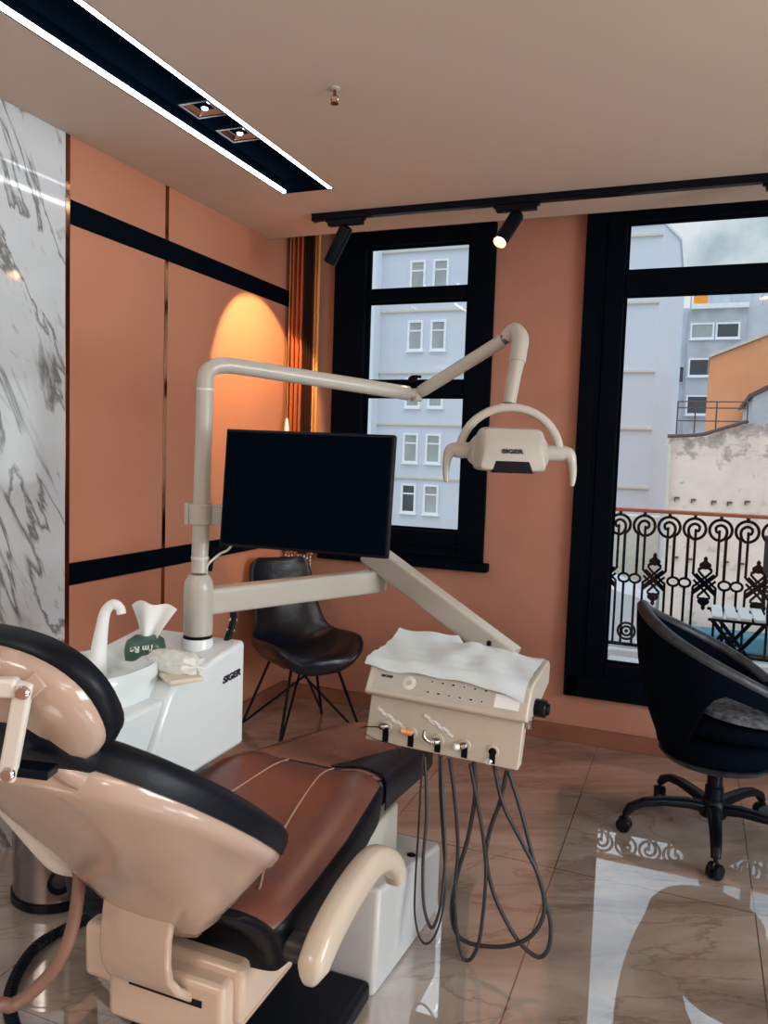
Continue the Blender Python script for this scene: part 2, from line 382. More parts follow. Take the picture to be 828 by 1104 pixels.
build('door_threshold', box(bm_new(), (-.37, 4.076, .405), (.94, 4.2, .432)), 'white2', d1, .004)

# ================================================================== CEILING LIGHTS
def linear_light(x0, x1, y0, y1, label):
    t = thing('linear_ceiling_light', label, 'ceiling light', ((x0+x1)/2, (y0+y1)/2, CZ))
    bm = bm_new(); w = .005
    box(bm, (x0, y0, 2.625), (x1, y1, 2.63)); box(bm, (x0, y0, CZ), (x0+w, y1, 2.625)); box(bm, (x1-w, y0, CZ), (x1, y1, 2.625)); box(bm, (x0+w, y1-w, CZ), (x1-w, y1, 2.625)); box(bm, (x0+w, y0, CZ), (x1-w, y0+w, 2.625))
    build('channel', bm, 'slot', t)
    for a, lw in ((x0+w, .013), (x1-w-.02, .02)):
        build('led_strip', box(bm_new(), (a, y0+.01, CZ+.001), (a+lw, y1-.006, CZ+.012)), 'led', t, smooth=False)
    return t
linear_light(SX0, SX1, -2.2, SY1, 'long black recessed ceiling channel with a bright white light strip along each edge')
linear_light(1.2, 1.45, -2.2, 2.4, 'second black recessed light channel on the far right side of the ceiling')
for i, (yc, lb) in enumerate(((2.375, 'square black recessed downlight in the ceiling channel, the one farther from the window'), (2.6, 'square black recessed downlight in the ceiling channel, the one nearer the window'))):
    xc = -1.665; z = 2.612
    t = thing('recessed_downlight', lb, 'downlight', (xc, yc, z), 'downlights in the ceiling channel')
    bm = bm_new(); a = .062
    for q in ((-a, -a, a, -a+.012), (-a, a-.012, a, a), (-a, -a+.012, -a+.012, a-.012), (a-.012, -a+.012, a, a-.012)): box(bm, (xc+q[0], yc+q[1], z), (xc+q[2], yc+q[3], z+.013))
    build('frame', bm, 'black', t, .001)
    bm = bm_new(); loft(bm, [[V((xc+sx*s, yc+sy*s, zz)) for sx, sy in ((-1, -1), (1, -1), (1, 1), (-1, 1))] for s, zz in ((.05, z+.003), (.03, z+.011), (.028, z+.0125))], caps=False)
    build('reflector', bm, 'chrome', t, smooth=False)
    build('bulb', lathe(bm_new(), [(.002, -.002), (.009, -.001), (.011, .003), (.002, .005)], (xc, yc+.01, z+.007), 16), 'bulb', t)
h = P(361, 95, z=CZ)
t = thing('sprinkler', 'small metal sprinkler hanging alone from the bare ceiling', 'sprinkler', h)
build('escutcheon', lathe(bm_new(), [(.018, 0), (.017, -.003), (.008, -.006)], h, 16), 'arm', t)
bm = rod(bm_new(), h-V((0, 0, .005)), h-V((0, 0, .022)), .005, 8)
for s in (-1, 1): tube(bm, [h+V((s*.004, 0, -.02)), h+V((s*.012, 0, -.03)), h+V((s*.004, 0, -.045))], .002, 6)
lathe(bm, [(.013, -.045), (.013, -.047)], h, 12)
build('sprinkler_head', bm, 'bronze', t)

# track and spots
TY = 3.43
tr = thing('lighting_track', 'long black lighting track on the ceiling in front of the windows', 'lighting track', (-.2, TY, CZ))
build('rail', box(bm_new(), (-1.765, TY-.018, CZ-.032), (2.2, TY+.018, CZ)), 'black', tr, .002)
build('end_cap', box(bm_new(), (-1.772, TY-.02, CZ-.034), (-1.76, TY+.02, CZ)), 'black', tr, .002)
def spot(x, d, lab, on):
    t = thing('track_spotlight', lab, 'spotlight', (x, TY, CZ-.032), 'spotlights on the ceiling track')
    bm = box(bm_new(), (x-.088, TY-.017, CZ-.062), (x+.088, TY+.017, CZ-.033)); box(bm, (x-.1, TY-.012, CZ-.045), (x+.1, TY+.012, CZ-.033))
    build('adapter', bm, 'black', t, .003)
    j = V((x-.01, TY, CZ-.1)); build('stem', rod(bm_new(), (x-.01, TY, CZ-.06), j, .006, 8), 'steel', t)
    d = V(d).normalized(); a = j-d*.035; L = .185
    build('head', lathe(bm_new(), [(.02, -.002), (.029, 0), (.031, .006), (.031, L), (.0285, L), (.0285, L-.022), (.002, L-.024)], a, 28, d), 'black', t)
    build('lens', lathe(bm_new(), [(.002, L-.016), (.021, L-.016), (.02, L-.006), (.011, L-.001), (.002, L)], a, 24, d), 'lens' if on else 'black', t)
    build('reflector', lathe(bm_new(), [(.0215, L-.018), (.028, L-.002), (.0283, L-.003), (.0235, L-.02)], a, 24, d), 'goldring', t)
    return a+d*(L+.006), d
spot_a = spot(-1.60, (-.56, .22, -.8), 'black track spotlight at the left end of the track, aimed at the panelled wall', True)
spot_b = spot(-.79, (-.24, -.60, -.76), 'lit black track spotlight between the window and the balcony door', True)
spot(.27, (.1, .3, -.95), 'black track spotlight above the balcony door at the right edge', True)
def spotlamp(name, a, d, e, ang, blend, col):
    l = bpy.data.lights.new(name, 'SPOT'); l.energy = e; l.spot_size = math.radians(ang); l.spot_blend = blend; l.color = col; l.shadow_soft_size = .02
    o = bpy.data.objects.new(name, l); COL.objects.link(o); o.location = a; o.rotation_euler = V(d).to_track_quat('-Z', 'Y').to_euler()
spotlamp('spot_beam', spot_a[0], (-.70, .22, -.67), 62, 64, .07, (1, .62, .27))
spotlamp('spot_beam', spot_b[0], spot_b[1], 10, 60, .4, (1, .7, .45))

# ================================================================== CURTAIN IN THE CORNER
def folds(bm, x0, x1, z0, z1, y, n, amp):
    N = n*10; a = []
    for i in range(N+1):
        f = i/N; a.append((x0+(x1-x0)*f, y+amp*math.sin(2*PI*n*f)+amp*.3*math.sin(4*PI*n*f+1)))
    ring = [(x, yy) for x, yy in a]+[(x, yy+.003) for x, yy in a[::-1]]
    return loft(bm, [[V((p[0], p[1], z)) for p in ring] for z in (z0, (z0+z1)/2, z1)])
t = thing('gathered_curtain', 'narrow terracotta curtain with dark brown border gathered in the corner beside the window', 'curtain', (-2.09, 3.94, .86))
build('fabric', folds(bm_new(), -2.165, -2.085, .86, 2.72, 3.94, 3, .014), 'curtain', t, angle=80)
build('dark_border', folds(bm_new(), -2.083, -2.018, .86, 2.72, 3.94, 4, .01), 'curtaindark', t, angle=80)
build('gold_edge', folds(bm_new(), -2.016, -1.985, .86, 2.72, 3.94, 1, .006), 'gold', t, angle=80)
build('heading_rail', box(bm_new(), (-2.18, 3.925, 2.72), (-1.95, 3.957, 2.745)), 'blackmat', t, .002)
bm = bm_new()
for i in range(9):
    x = -2.155+i*.0195
    for j in range(4): lathe(bm, [(.001, -.008), (.0055, -.003), (.0055, .003), (.001, .008)], (x, 3.94, .845-j*.019-(i % 2)*.008), 8)
    rod(bm, (x, 3.94, .862), (x, 3.94, .78-(i % 2)*.008), .0012, 5)
build('bead_fringe', bm, 'crystal', t, kind='stuff')
t = thing('pull_cord', 'thin pale pull cord with a white weight hanging beside the corner curtain', 'cord', (-2.15, 3.905, 1.57))
build('cord', rod(bm_new(), (-2.15, 3.905, 1.6), (-2.15, 3.905, 2.75), .0025, 6), 'gold', t)
build('weight', lathe(bm_new(), [(.004, .05), (.008, .04), (.014, .0), (.013, -.03), (.004, -.035)], (-2.15, 3.905, 1.57), 14), 'tissue', t)

# ================================================================== DENTAL UNIT (cabinet, spittoon, column, tray arm)
du = thing('dental_unit', 'white dental unit cabinet with spittoon bowl, upright column and jointed tray arm', 'dental unit', (-1.42, 1.85, 0))
CX0, CX1 = -1.62, -1.235
prof = [(2.02, .55), (2.02, .872), (1.68, .822), (1.655, .80), (1.585, .675), (1.60, .55)]
build('cabinet_body', prism(bm_new(), [(CX0, y, z) for y, z in prof], (CX1-CX0, 0, 0)), 'cabinet', du, .014)
build('cabinet_plinth', box(bm_new(), (CX0+.02, 1.80, 0), (-1.345, 2.01, .56)), 'cabinet', du, .01)
prof = [(1.652, .79), (1.578, .668), (1.59, .57), (1.5, .60), (1.43, .68), (1.42, .75), (1.45, .79)]
build('side_cover', prism(bm_new(), [(CX0+.01, y, z) for y, z in prof], (CX1-CX0-.02, 0, 0)), 'cabinet', du, .012)
build('top_plate', lathe(bm_new(), [(.046, .84), (.046, .882), (.044, .885), (.002, .885)], (-1.345, 1.93, 0), 32), 'cabinet', du)
TOPC, TOPN = V((-1.4, 2.02, .874)), V((0, -.147, 1)).normalized()
text('logo', 'SIGER', 'ink', du, (CX1+.0006, 1.945, .778), (0, 1, .05), (0, 0, 1), .026, bold=.0016, shear=.2, wide=1.4)
# spittoon: a D shaped block with a hollow on top
def bowl_ring(s, z, n=2.6): return superring((-1.43, 1.605, z), (1, 0, 0), (0, 1, 0), .14*s, .155*s, n, 44)
bm = loft(bm_new(), [bowl_ring(*q) for q in ((.86, .712), (.93, .725), (.975, .78), (1.0, .845), (.985, .866), (.95, .872), (.86, .868), (.8, .85), (.72, .81), (.5, .785), (.12, .778))])
build('spittoon_bowl', bm, 'cabinet', du, angle=60)
fp = [P(a, c_, d=2.13) for a, c_ in ((104, 730), (106, 705), (110, 676), (114, 659), (122, 651.5), (129, 655), (131, 662))]
bm = tube(bm_new(), fp, [.03, .022, .0165, .0145, .0135, .0125, .0125], 16)
build('bowl_spout', bm, 'tissue', du, angle=60)
pb, pt = V((-1.345, 1.93, 0)), V((-1.372, 1.99, 0))
def pole(z): f = (z-.88)/.8; return V((pb.x+(pt.x-pb.x)*f, pb.y+(pt.y-pb.y)*f, z))
build('column_foot', lathe(bm_new(), [(.039, .004), (.042, .006), (.042, .0)], pole(.884), 32), 'black', du)
build('column_collar', lathe(bm_new(), [(.041, .892), (.043, .9), (.043, 1.03), (.041, 1.05), (.031, 1.068), (.029, 1.072)], V((pole(.98).x, pole(.98).y, 0)), 36), 'arm', du)
lp = pole(1.69)
j1 = V((-.945, 2.66, 1.658))
# lower arm
a0, a1 = V((pole(1).x, pole(1).y, .990)), V((-1.055, 2.60, .985))
ex = (a1-a0).normalized(); ez = V((0, 0, 1)); ey = ez.cross(ex)
bm = loft(bm_new(), [superring(a0+ex*s, ey, ez, .031*q, .04*q, 7, 32) for s, q in ((.02, 1), (.3, 1), ((a1-a0).length, 1), ((a1-a0).length+.028, .93), ((a1-a0).length+.034, .8))])
build('lower_arm', bm, 'arm', du, angle=50)
bm = lathe(bm_new(), [(.022, 1.02), (.022, 1.075), (.018, 1.08)], (a1.x, a1.y, 0), 20); lathe(bm, [(.026, 1.034), (.026, 1.044)], (a1.x, a1.y, 0), 20)
build('elbow_pin', bm, 'steel', du)
b0 = V((a1.x, a1.y, 1.075)); b1 = P(551, 710, y=2.46)
ex = (b1-b0).normalized(); ey = V((0, 0, 1)).cross(ex).normalized(); ez = ex.cross(ey)
bm = loft(bm_new(), [superring(b0+ex*s, ey, ez, .03*q, .042*q, 9, 32) for s, q in ((-.04, .9), (-.03, 1), (.3, 1), ((b1-b0).length, 1), ((b1-b0).length+.004, .97))])
ar = build('spring_arm', bm, 'arm', du, angle=50)
c = P(527, 696, y=2.42); build('arm_knob', lathe(bm_new(), [(.008, 0), (.008, .012), (.004, .016)], c, 12), 'black', ar)
bm = box(bm_new(), (b1.x-.03, b1.y-.03, .79), (b1.x+.03, b1.y+.035, b1.z-.03)); build('tray_mount', bm, 'arm', du, .008)
bm = bm_new()
tube(bm, [(-1.29, 2.0, .86), (-1.285, 2.03, .93), (-1.31, 2.04, .975), (-1.34, 2.03, .99)], .011, 8)
sh = build('striped_hose', bm, 'black', du)
for q in ((-1.2875, 2.018, .895), (-1.2865, 2.03, .925), (-1.296, 2.037, .953)):
    build('white_band', lathe(bm_new(), [(.0113, -.004), (.0122, -.003), (.0122, .003), (.0113, .004)], q, 14, (-.25, .3, 1)), 'tissue', sh)

# ================================================================== OPERATING LIGHT
ol = thing('operating_light', 'off white dental operating light on a tubular arm with two curved handles', 'dental light', pole(1.07))
q1 = pole(1.075); tp = pole(1.70)
dx = (j1-tp).normalized()
path = [q1, pole(1.3), pole(1.55), pole(1.645), tp+V((0, 0, -.022))+dx*.012, tp+dx*.05+V((0, 0, -.004)), tp+dx*.12, tp+dx*.4, j1-dx*.075]
bm = tube(bm_new(), path, .0245, 20)
build('upright_tube', bm, 'arm', ol, angle=60)
bm = bm_new()
for z in (1.12, 1.617): build('tube_ring', lathe(bm_new(), [(.0245, z-.004), (.0262, z-.003), (.0262, z+.003), (.0245, z+.004)], V((pole(z).x, pole(z).y, 0)), 24), 'white', ol)
k0 = P(552, 361, d=2.62); k1 = P(549, 434, d=2.56)
bm = lathe(bm_new(), [(.003, -.082), (.025, -.08), (.0258, -.04), (.022, -.034), (.015, -.032), (.015, -.004)], j1, 20, dx)
build('joint_cap', bm, 'arm', ol)
bm = lathe(bm_new(), [(.02, -.022), (.021, -.02), (.021, .02), (.02, .022)], j1+V((0, 0, -.002)), 20); lathe(bm, [(.006, -.03), (.006, .03)], j1, 10, rt)
build('joint_knuckle', bm, 'arm', ol)
d2 = (k0-j1).normalized(); e2 = k0-d2*.035
bm = tube(bm_new(), [j1+d2*.018, j1+d2*.036, j1+d2*.2, e2-d2*.03, e2], [.016, .0225, .0225, .0225, .0225], 20)
build('spring_tube', bm, 'arm', ol)
kn = k0+d2*.008
build('shoulder_pin', lathe(bm_new(), [(.017, -.012), (.017, .012)], e2+d2*.008, 16, d2), 'steel', ol)
dn = (k1-kn).normalized()
bm = tube(bm_new(), [e2+d2*.012, kn+V((0, 0, .008)), kn+dn*.03+d2*.024, kn+dn*.07+d2*.024, kn+dn*.115+d2*.02], [.023, .028, .03, .0285, .0275], 22)
build('elbow_cover', bm, 'arm', ol, angle=60)
bm = tube(bm_new(), [kn+dn*.113+d2*.02, kn+dn*.16+d2*.012, kn+dn*.17+d2*.01, k1+V((0, 0, -.004))], [.0245, .0225, .0235, .021], 20)
build('drop_tube', bm, 'arm', ol, angle=60)
LD = 2.53; O = P(551, 487, d=LD); U = LD/FOC
lx = V((rt.x, rt.y, 0)).normalized(); lz = V((0, 0, 1)); ly = lz.cross(lx)
def lo(px, py, f=0): return O+lx*(px-551)*U-lz*(py-487)*U+ly*f
bm = bm_new(); yk = []
for i in range(21):
    a = PI*(1-i/20); yk.append(lo(551+54.5*math.cos(a), 489-50*math.sin(a), .03))
rings = []
for i, p in enumerate(yk):
    a = PI*(1-i/20); rad = lx*math.cos(a)+lz*math.sin(a); rings.append(superring(p, rad, ly, .014, .013, 3, 16))
loft(bm, rings); build('yoke', bm, 'arm', ol, angle=60)
for s in (-1, 1):
    c = 551+s*55
    bm = tube(bm_new(), [lo(551+s*38, 487, .03), lo(c, 487, .03), lo(c+s*9, 488, .025), lo(c+s*13, 497, .02), lo(c+s*14, 512, .012), lo(c+s*13, 522, .008)], [.026, .026, .022, .014, .011, .007], 16, flat=(ly, .8))
    build('handle', bm, 'arm', ol, angle=60)
hd = []
for f, hw, z0, z1, n in ((.16, 20, 500, 480, 3), (.15, 34, 504, 472, 4), (.08, 43, 504, 466, 4), (.03, 44, 505, 464, 4.5), (-.005, 43, 505, 463, 5), (-.02, 41, 505, 464, 6)):
    hd.append(superring(lo(549, (z0+z1)/2, f), lx, lz, hw*U, (z0-z1)/2*U, n, 40))
def dome(rings, k_):
    for r in rings:
        c_ = sum(r, V((0, 0, 0)))/len(r); hz_ = max((p-c_).dot(lz) for p in r)
        for p in r:
            f_ = max(0, (p-c_).dot(lz)/hz_); p -= lx*((p-c_).dot(lx)*k_*f_**1.5)
    return rings
build('lamp_body', loft(bm_new(), dome(hd, .26)), 'arm', ol, angle=50)
fr = []
for f, y0, y1, xl, xr in ((-.018, 508, 461, 509, 588), (-.05, 508, 463, 512, 586), (-.075, 508, 477, 514, 584), (-.085, 506, 484, 516, 582)):
    fr.append(superring(lo((xl+xr)/2, (y0+y1)/2, f), lx, lz, (xr-xl)/2*U, (y0-y1)/2*U, 9, 40))
bm = loft(bm_new(), dome(fr, .16)); fh = build('front_housing', bm, 'arm', ol, .002, angle=40)
bm = prism(bm_new(), [lo(527, 509.5, -.0865), lo(531, 497, -.0865), lo(566, 497, -.0865), lo(571, 509.5, -.0865)], ly*.06)
build('lamp_lens', bm, 'black', ol, .003)
text('logo', 'SIGER', 'ink', ol, lo(548, 487, -.0862), lx, lz, .017, bold=.0012, wide=1.5)

# ================================================================== MONITOR
mt = thing('monitor', 'black flat monitor clamped to the column of the dental unit', 'monitor', pole(1.23))
TL, TR, BR, BL = P(236, 463, d=2.24), P(419.5, 468, d=2.10), P(423, 604, d=2.09), P(243, 587, d=2.23)
mc = (TL+TR+BR+BL)/4; ex = ((TR+BR)-(TL+BL)).normalized(); ez = ((TL+TR)-(BL+BR)); ez = (ez-ex*ez.dot(ex)).normalized(); ey = ez.cross(ex)
hw, hh = ((TR+BR)-(TL+BL)).length/4, ((TL+TR)-(BL+BR)).length/4
bm = obox(bm_new(), mc+ey*.016, ex, ey, ez, hw, .012, hh); build('casing', bm, 'black', mt, .004)
build('screen', obox(bm_new(), mc+ey*.002, ex, ey, ez, hw-.008, .0025, hh-.008), 'screen', mt, .001)
build('back_cover', obox(bm_new(), mc+ey*.04, ex, ey, ez, .13, .02, .1), 'black', mt, .012)
zc = 1.248; cp = pole(zc)
bm = loft(bm_new(), [superring((cp.x, cp.y, z), (1, 0, 0), (0, 1, 0), .034, .034, 2.2, 28) for z in (zc-.031, zc+.031)])
mdir = V((mc.x-cp.x, mc.y-cp.y, 0)).normalized(); my = V((0, 0, 1)).cross(mdir)
obox(bm, cp+V((.05, .022, 0)), (1, .05, 0), (-.05, 1, 0), (0, 0, 1), .06, .018, .031)
obox(bm, cp+V((-.036, -.005, 0)), (1, 0, 0), (0, 1, 0), (0, 0, 1), .008, .02, .033)
cl = build('clamp', bm, 'arm', mt, .004)
q = cp+V((.1, .022, 0)); e = mc+ey*.06
bm = tube(bm_new(), [q+V((-.015, 0, .02)), q+V((-.012, .002, .05)), q+V((.0, .004, .085)), q+V((.03, .01, .105)), e+V((-.04, .02, .02)), e], .02, 14)
build('bracket_arm', bm, 'arm', mt)
bm = tube(bm_new(), [q+V((-.01, 0, -.02)), q+V((-.018, .0, -.06)), q+V((-.05, .0, -.1)), cp+V((.028, .02, -.13)), cp+V((.02, .02, -.17))], .0075, 8)
tube(bm, [mc+ey*.05-ex*.2-ez*.08, q+V((.0, -.01, -.08)), q+V((-.05, .01, -.1)), cp+V((.03, .018, -.14))], .005, 8)
build('black_cable', bm, 'black', mt)
bm = tube(bm_new(), [mc+ey*.05-ex*.2-ez*.1, q+V((.0, -.02, -.092)), q+V((-.04, -.012, -.115)), cp+V((.03, -.008, -.15)), cp+V((.024, 0, -.19))], .0035, 8)
build('white_cable', bm, 'white', mt)

# ================================================================== INSTRUMENT CONSOLE
TYF = 2.15
ic = thing('instrument_console', 'cream instrument console with keypad and five instrument holes hung on the tray arm', 'instrument console', (-.64, 2.2, .58))
TX0, TX1 = -.89, -.40
zf = lambda x: 0
prof = [(2.125, .724), (2.125, .733), (2.172, .805), (2.186, .809), (2.44, .824), (2.465, .806), (2.465, .745), (2.2, .70), (2.15, .712)]
build('tray_body', prism(bm_new(), [(TX0, y, z) for y, z in prof], (TX1-TX0, 0, 0)), 'console', ic, .006)
fn = V((0, -.059, .04)).normalized()*-1; fn = V((0, -.83, .56))      # outward normal of the sloping fascia
fx = V((1, 0, 0)); fu = V((0, .56, .83))
def fa(u, v, o=0): return V((TX0+u*(TX1-TX0), 2.125, .733))+fu*(.086*v)+fn*o
bm = prism(bm_new(), [fa(.05, .1, .0004), fa(.95, .1, .0004), fa(.95, .95, .0004), fa(.05, .95, .0004)], fn*.0012); build('keypad', bm, 'panelgrey', ic)
text('logo', 'SIGER', 'ink', ic, fa(.125, .6, .0022), fx, fu, .010, .0003, .0006, wide=1.5)
bm = lathe(bm_new(), [(.021, 0), (.021, .0016), (.02, .002)], fa(.27, .5, .001), 28, fn); kp = build('key_ring', bm, 'white', ic)
build('key_centre', lathe(bm_new(), [(.008, 0), (.008, .003)], fa(.27, .5, .001), 18, fn), 'panelgrey', kp)
for i in range(6):
    for j in (0, 1):
        bm = lathe(bm_new(), [(.0075, 0), (.0075, .0012)], fa(.41+i*.066-j*.012, .68-j*.38, .0014), 14, fn); b = build('key', bm, 'console', ic)
        build('key_symbol', obox(bm_new(), fa(.41+i*.066-j*.012, .68-j*.38, .003), fx, fu, fn, .0022+.001*((i+j) % 3), .0022, .0004), 'ink', b, smooth=False)
bm = prism(bm_new(), [fa(.80, .2, .0012), fa(.945, .2, .0012), fa(.945, .66, .0012), fa(.80, .66, .0012)], fn*.0006); build('label', bm, 'tissue', ic)
# front plate with five keyhole holders
PY = 2.148
bm = prism(bm_new(), [(TX0+.012, PY+.006, .716), (TX1-.012, PY+.006, .716), (TX1-.018, PY-.004, .574), (TX0+.004, PY-.004, .574)], (0, .05, 0))
build('front_plate', bm, 'console', ic, .005)
holes = []
for px, py in ((416, 785), (443, 791), (472, 798), (501, 803), (531, 808.5)):
    c = P(px, py, y=PY-.002); c.y = PY-.002; holes.append(c)
    bm = lathe(bm_new(), [(.0165, .0), (.0185, .003), (.0165, .005), (.013, .005)], c+V((0, .002, 0)), 24, (0, -1, 0)); h = build('holder', bm, 'console', ic)
    bm = lathe(bm_new(), [(.0128, 0), (.0128, .0042)], c+V((0, .002, 0)), 20, (0, -1, 0)); box(bm, (c.x-.009, c.y-.0035, .574+.006), (c.x+.009, c.y+.004, c.z)); build('hole', bm, 'black', h)
bm = lathe(bm_new(), [(.003, 0), (.026, .001), (.026, .03), (.022, .035), (.003, .035)], (TX1, 2.235, .735), 10, (1, 0, 0)); lathe(bm, [(.018, .03), (.018, .042), (.003, .043)], (TX1, 2.235, .735), 8, (1, 0, 0))
build('side_knob', bm, 'black', ic, .002)
bm = prism(bm_new(), [(TX1-.004, 2.15, .722), (TX1-.004, 2.19, .722), (TX1-.004, 2.19, .69), (TX1-.004, 2.17, .69)], (.012, 0, 0)); build('corner_bracket', bm, 'chrome', ic)
for px, py in ((418, 773), (468, 779)):
    bm = bm_new()
    for i in range(6): c = P(px+i*5-8, py+i*3.4-6+(i % 2)*1.5, y=PY+.003); obox(bm, (c.x, PY+.0005, c.z), (1, 0, -.5), (0, 1, 0), (.5, 0, 1), .010, .0016, .0035)
    build('paper_scrap', bm, 'tissue', ic, smooth=False)
ic.rotation_euler = (0, math.radians(1.6), 0)
bpy.context.view_layer.update()

# handpieces with their looped hoses
def hp(pxy): return [(400+x/3.45, 800+y/3.45) for x, y in pxy]
def hoseline(pts, y0, y1):
    out = []; n = len(pts)
    for px, py in pts:
        f = max(0, min(1, (py-800)/230)); out.append(P(px, py, y=y0+(y1-y0)*f))
    return out
loops = [
 [(195, 45), (186, 150), (175, 350), (165, 520), (163, 640), (180, 725), (207, 750), (240, 715), (268, 620), (276, 520), (266, 350), (256, 180), (253, 45)],
 [(200, 55), (206, 190), (205, 300), (193, 450), (195, 590), (210, 665), (230, 690), (255, 625), (270, 520), (276, 400), (266, 200), (262, 50)],
 [(292, 60), (312, 220), (323, 400), (312, 540), (316, 680), (335, 785), (362, 812), (393, 770), (412, 680), (427, 500), (418, 360), (398, 240), (368, 80)],
 [(382, 70), (388, 190), (362, 350), (325, 480), (300, 600), (308, 690), (345, 738), (410, 758), (500, 760), (580, 733), (630, 675), (645, 600), (620, 490), (560, 370), (490, 230), (455, 70)],
 [(505, 105), (482, 215), (442, 330), (428, 430), (455, 560), (510, 680), (560, 755), (622, 800), (660, 768), (668, 680), (645, 580), (602, 430), (556, 250), (512, 110)]]
labs = ['thin wire tipped scaler in the leftmost holder of the instrument console', 'orange tipped handpiece in the second holder from the left', 'bent chrome air syringe in the middle holder of the console', 'short chrome handpiece with pale tip in the fourth holder from the left', 'black handpiece sunk in the rightmost holder of the console']
for i, (lp_, c) in enumerate(zip(loops, holes)):
    c = ic.matrix_world @ (c-V(ic.location))
    t = thing('dental_handpiece', labs[i], 'handpiece', c, 'handpieces in the console holders')
    f = V((0, -1, 0))
    if i == 0:
        bm = lathe(bm_new(), [(.003, 0), (.009, .002), (.009, .012), (.011, .014), (.008, .024), (.004, .026)], c+V((0, .002, .002)), 14, (-.55, -.8, .02)); build('grip', bm, 'steel', t)
        w0 = c+V((-.014, -.02, .002)); build('wire_tip', tube(bm_new(), [w0, w0+V((-.02, -.004, .0)), w0+V((-.05, -.006, -.006)), w0+V((-.06, 0, -.014))], .0018, 6), 'black', t)
        build('thin_wire', tube(bm_new(), [c+V((-.07, -.004, -.03)), c+V((-.03, -.008, -.042)), c+V((.03, -.006, -.05)), c+V((.05, -.002, -.07))], .0012, 6), 'black', t)
    elif i == 1:
        build('grip', lathe(bm_new(), [(.004, 0), (.0095, .001), (.0095, .02), (.007, .022), (.008, .026), (.008, .036), (.005, .042), (.003, .043)], c, 16, (-.62, -.72, .32)), 'brass', t)
    elif i == 2:
        build('grip', lathe(bm_new(), [(.004, -.002), (.0105, 0), (.0105, .014), (.008, .02)], c+V((0, 0, -.004)), 16, (-.5, -.85, .1)), 'steel', t)
        q = c+V((-.008, -.016, -.002)); build('nozzle', tube(bm_new(), [q, q+V((-.016, -.008, .004)), q+V((-.028, -.01, .016)), q+V((-.026, -.012, .034))], [.008, .006, .0055, .0045], 12), 'chrome', t)
    elif i == 3:
        bm = lathe(bm_new(), [(.004, -.002), (.0105, 0), (.0105, .012), (.009, .018)], c, 16, (-.7, -.7, -.1)); build('grip', bm, 'steel', t)
        q = c+V((-.014, -.014, -.002)); build('tip', lathe(bm_new(), [(.008, 0), (.0085, .004), (.0085, .014), (.005, .016), (.003, .014)], q, 14, (-.8, -.6, .05)), 'tissue', t)
    else:
        build('grip', lathe(bm_new(), [(.004, 0), (.0115, .001), (.0115, .003), (.006, .005)], c+V((0, -.002, 0)), 16, f), 'black', t)
        bm = lathe(bm_new(), [(.003, 0), (.012, .001), (.009, .007), (.003, .008)], (c.x-.01, c.y-.005, .582), 12, (-.3, -.8, .5)); build('chrome_clip', bm, 'chrome', t)
    r = (.0032, .0048, .0055, .0062, .0062)[i]
    build('hose', tube(bm_new(), hoseline(hp(lp_), 2.168+.003*i, (1.99, 1.97, 2.1, 2.105, 2.11)[i]), r, 8, k=5), 'hose', t, angle=80)

# paper cover draped on the console
NX, NY = 26, 14; bm = bm_new(); g = []
def paper(u, v, o):
    x = TX0-.012+u*(TX1-TX0+.002); y = 2.170+v*.285
    fold = .022*math.exp(-((u-.42-.15*v)/.10)**2)*v+.012*math.exp(-((u-.72)/.09)**2)*(v*.7+.3)
    hem = .02*math.sin(3.1*u+.6)
    y -= (.024*max(0, u-.3)+.005*math.sin(7*u))*(1-v)
    if y < 2.18: z = .812-(2.18-y)*1.45
    else: z = .812+(y-2.18)*.06
    z += fold+.003*math.sin(23*u+9*v)+.0025*math.sin(31*v-12*u)+.004
    if v > .85: z += (.02 if u < .45 else -.012)*(v-.85)/.15
    return V((x, y-.01*(1-v), z-(x+.64)*.028+o))
for o in (.0, .0012):
    g.append([[bm.verts.new(paper(i/NX, j/NY, o)) for j in range(NY+1)] for i in range(NX+1)])
for a in g:
    for i in range(NX):
        for j in range(NY): bm.faces.new((a[i][j], a[i+1][j], a[i+1][j+1], a[i][j+1]))
for i in range(NX):
    for j in (0, NY): bm.faces.new((g[0][i][j], g[0][i+1][j], g[1][i+1][j], g[1][i][j]))
for j in range(NY):
    for i in (0, NX): bm.faces.new((g[0][i][j], g[0][i][j+1], g[1][i][j+1], g[1][i][j]))
tag(build('paper_cover', bm, 'paper', angle=60, at=(-.64, 2.3, .81)), 'creased white paper sheet draped over the top of the instrument console', 'paper sheet')

# ================================================================== TISSUES ON THE CABINET
TP = hit(157, 714, TOPC, TOPN)
t = thing('tissue_pack', 'dark green soft tissue pack with a white tissue pulled up on the cabinet', 'tissue pack', TP)
bm = bm_new(); rings = []
tx, ty = V((.86, .5, 0)).normalized(), V((-.5, .86, 0)).normalized()
for s, q, zz in ((-.085, .12, .03), (-.075, .75, .03), (-.045, 1, .034), (0, 1.08, .036), (.045, 1, .034), (.07, .78, .032), (.08, .15, .03)):
    rings.append([p+V((0, 0, random.uniform(-.002, .002))) for p in superring(TP+tx*s*.68+V((0, 0, zz+.004)), ty, (0, 0, 1), .042*q, .038*min(q, 1), 2.8, 22)])
loft(bm, rings); pk = build('pack', bm, 'green', t, angle=70)
text('printing', "I'm Re", 'inkwhite', t, TP-ty*.0475+V((-.004, 0, .05)), -tx+V((0, 0, -.12)), V((0, 0, -1))+ty*.12, .024, .0006, .0008, .2)
bm = bm_new(); NU, NV = 12, 8; g = []
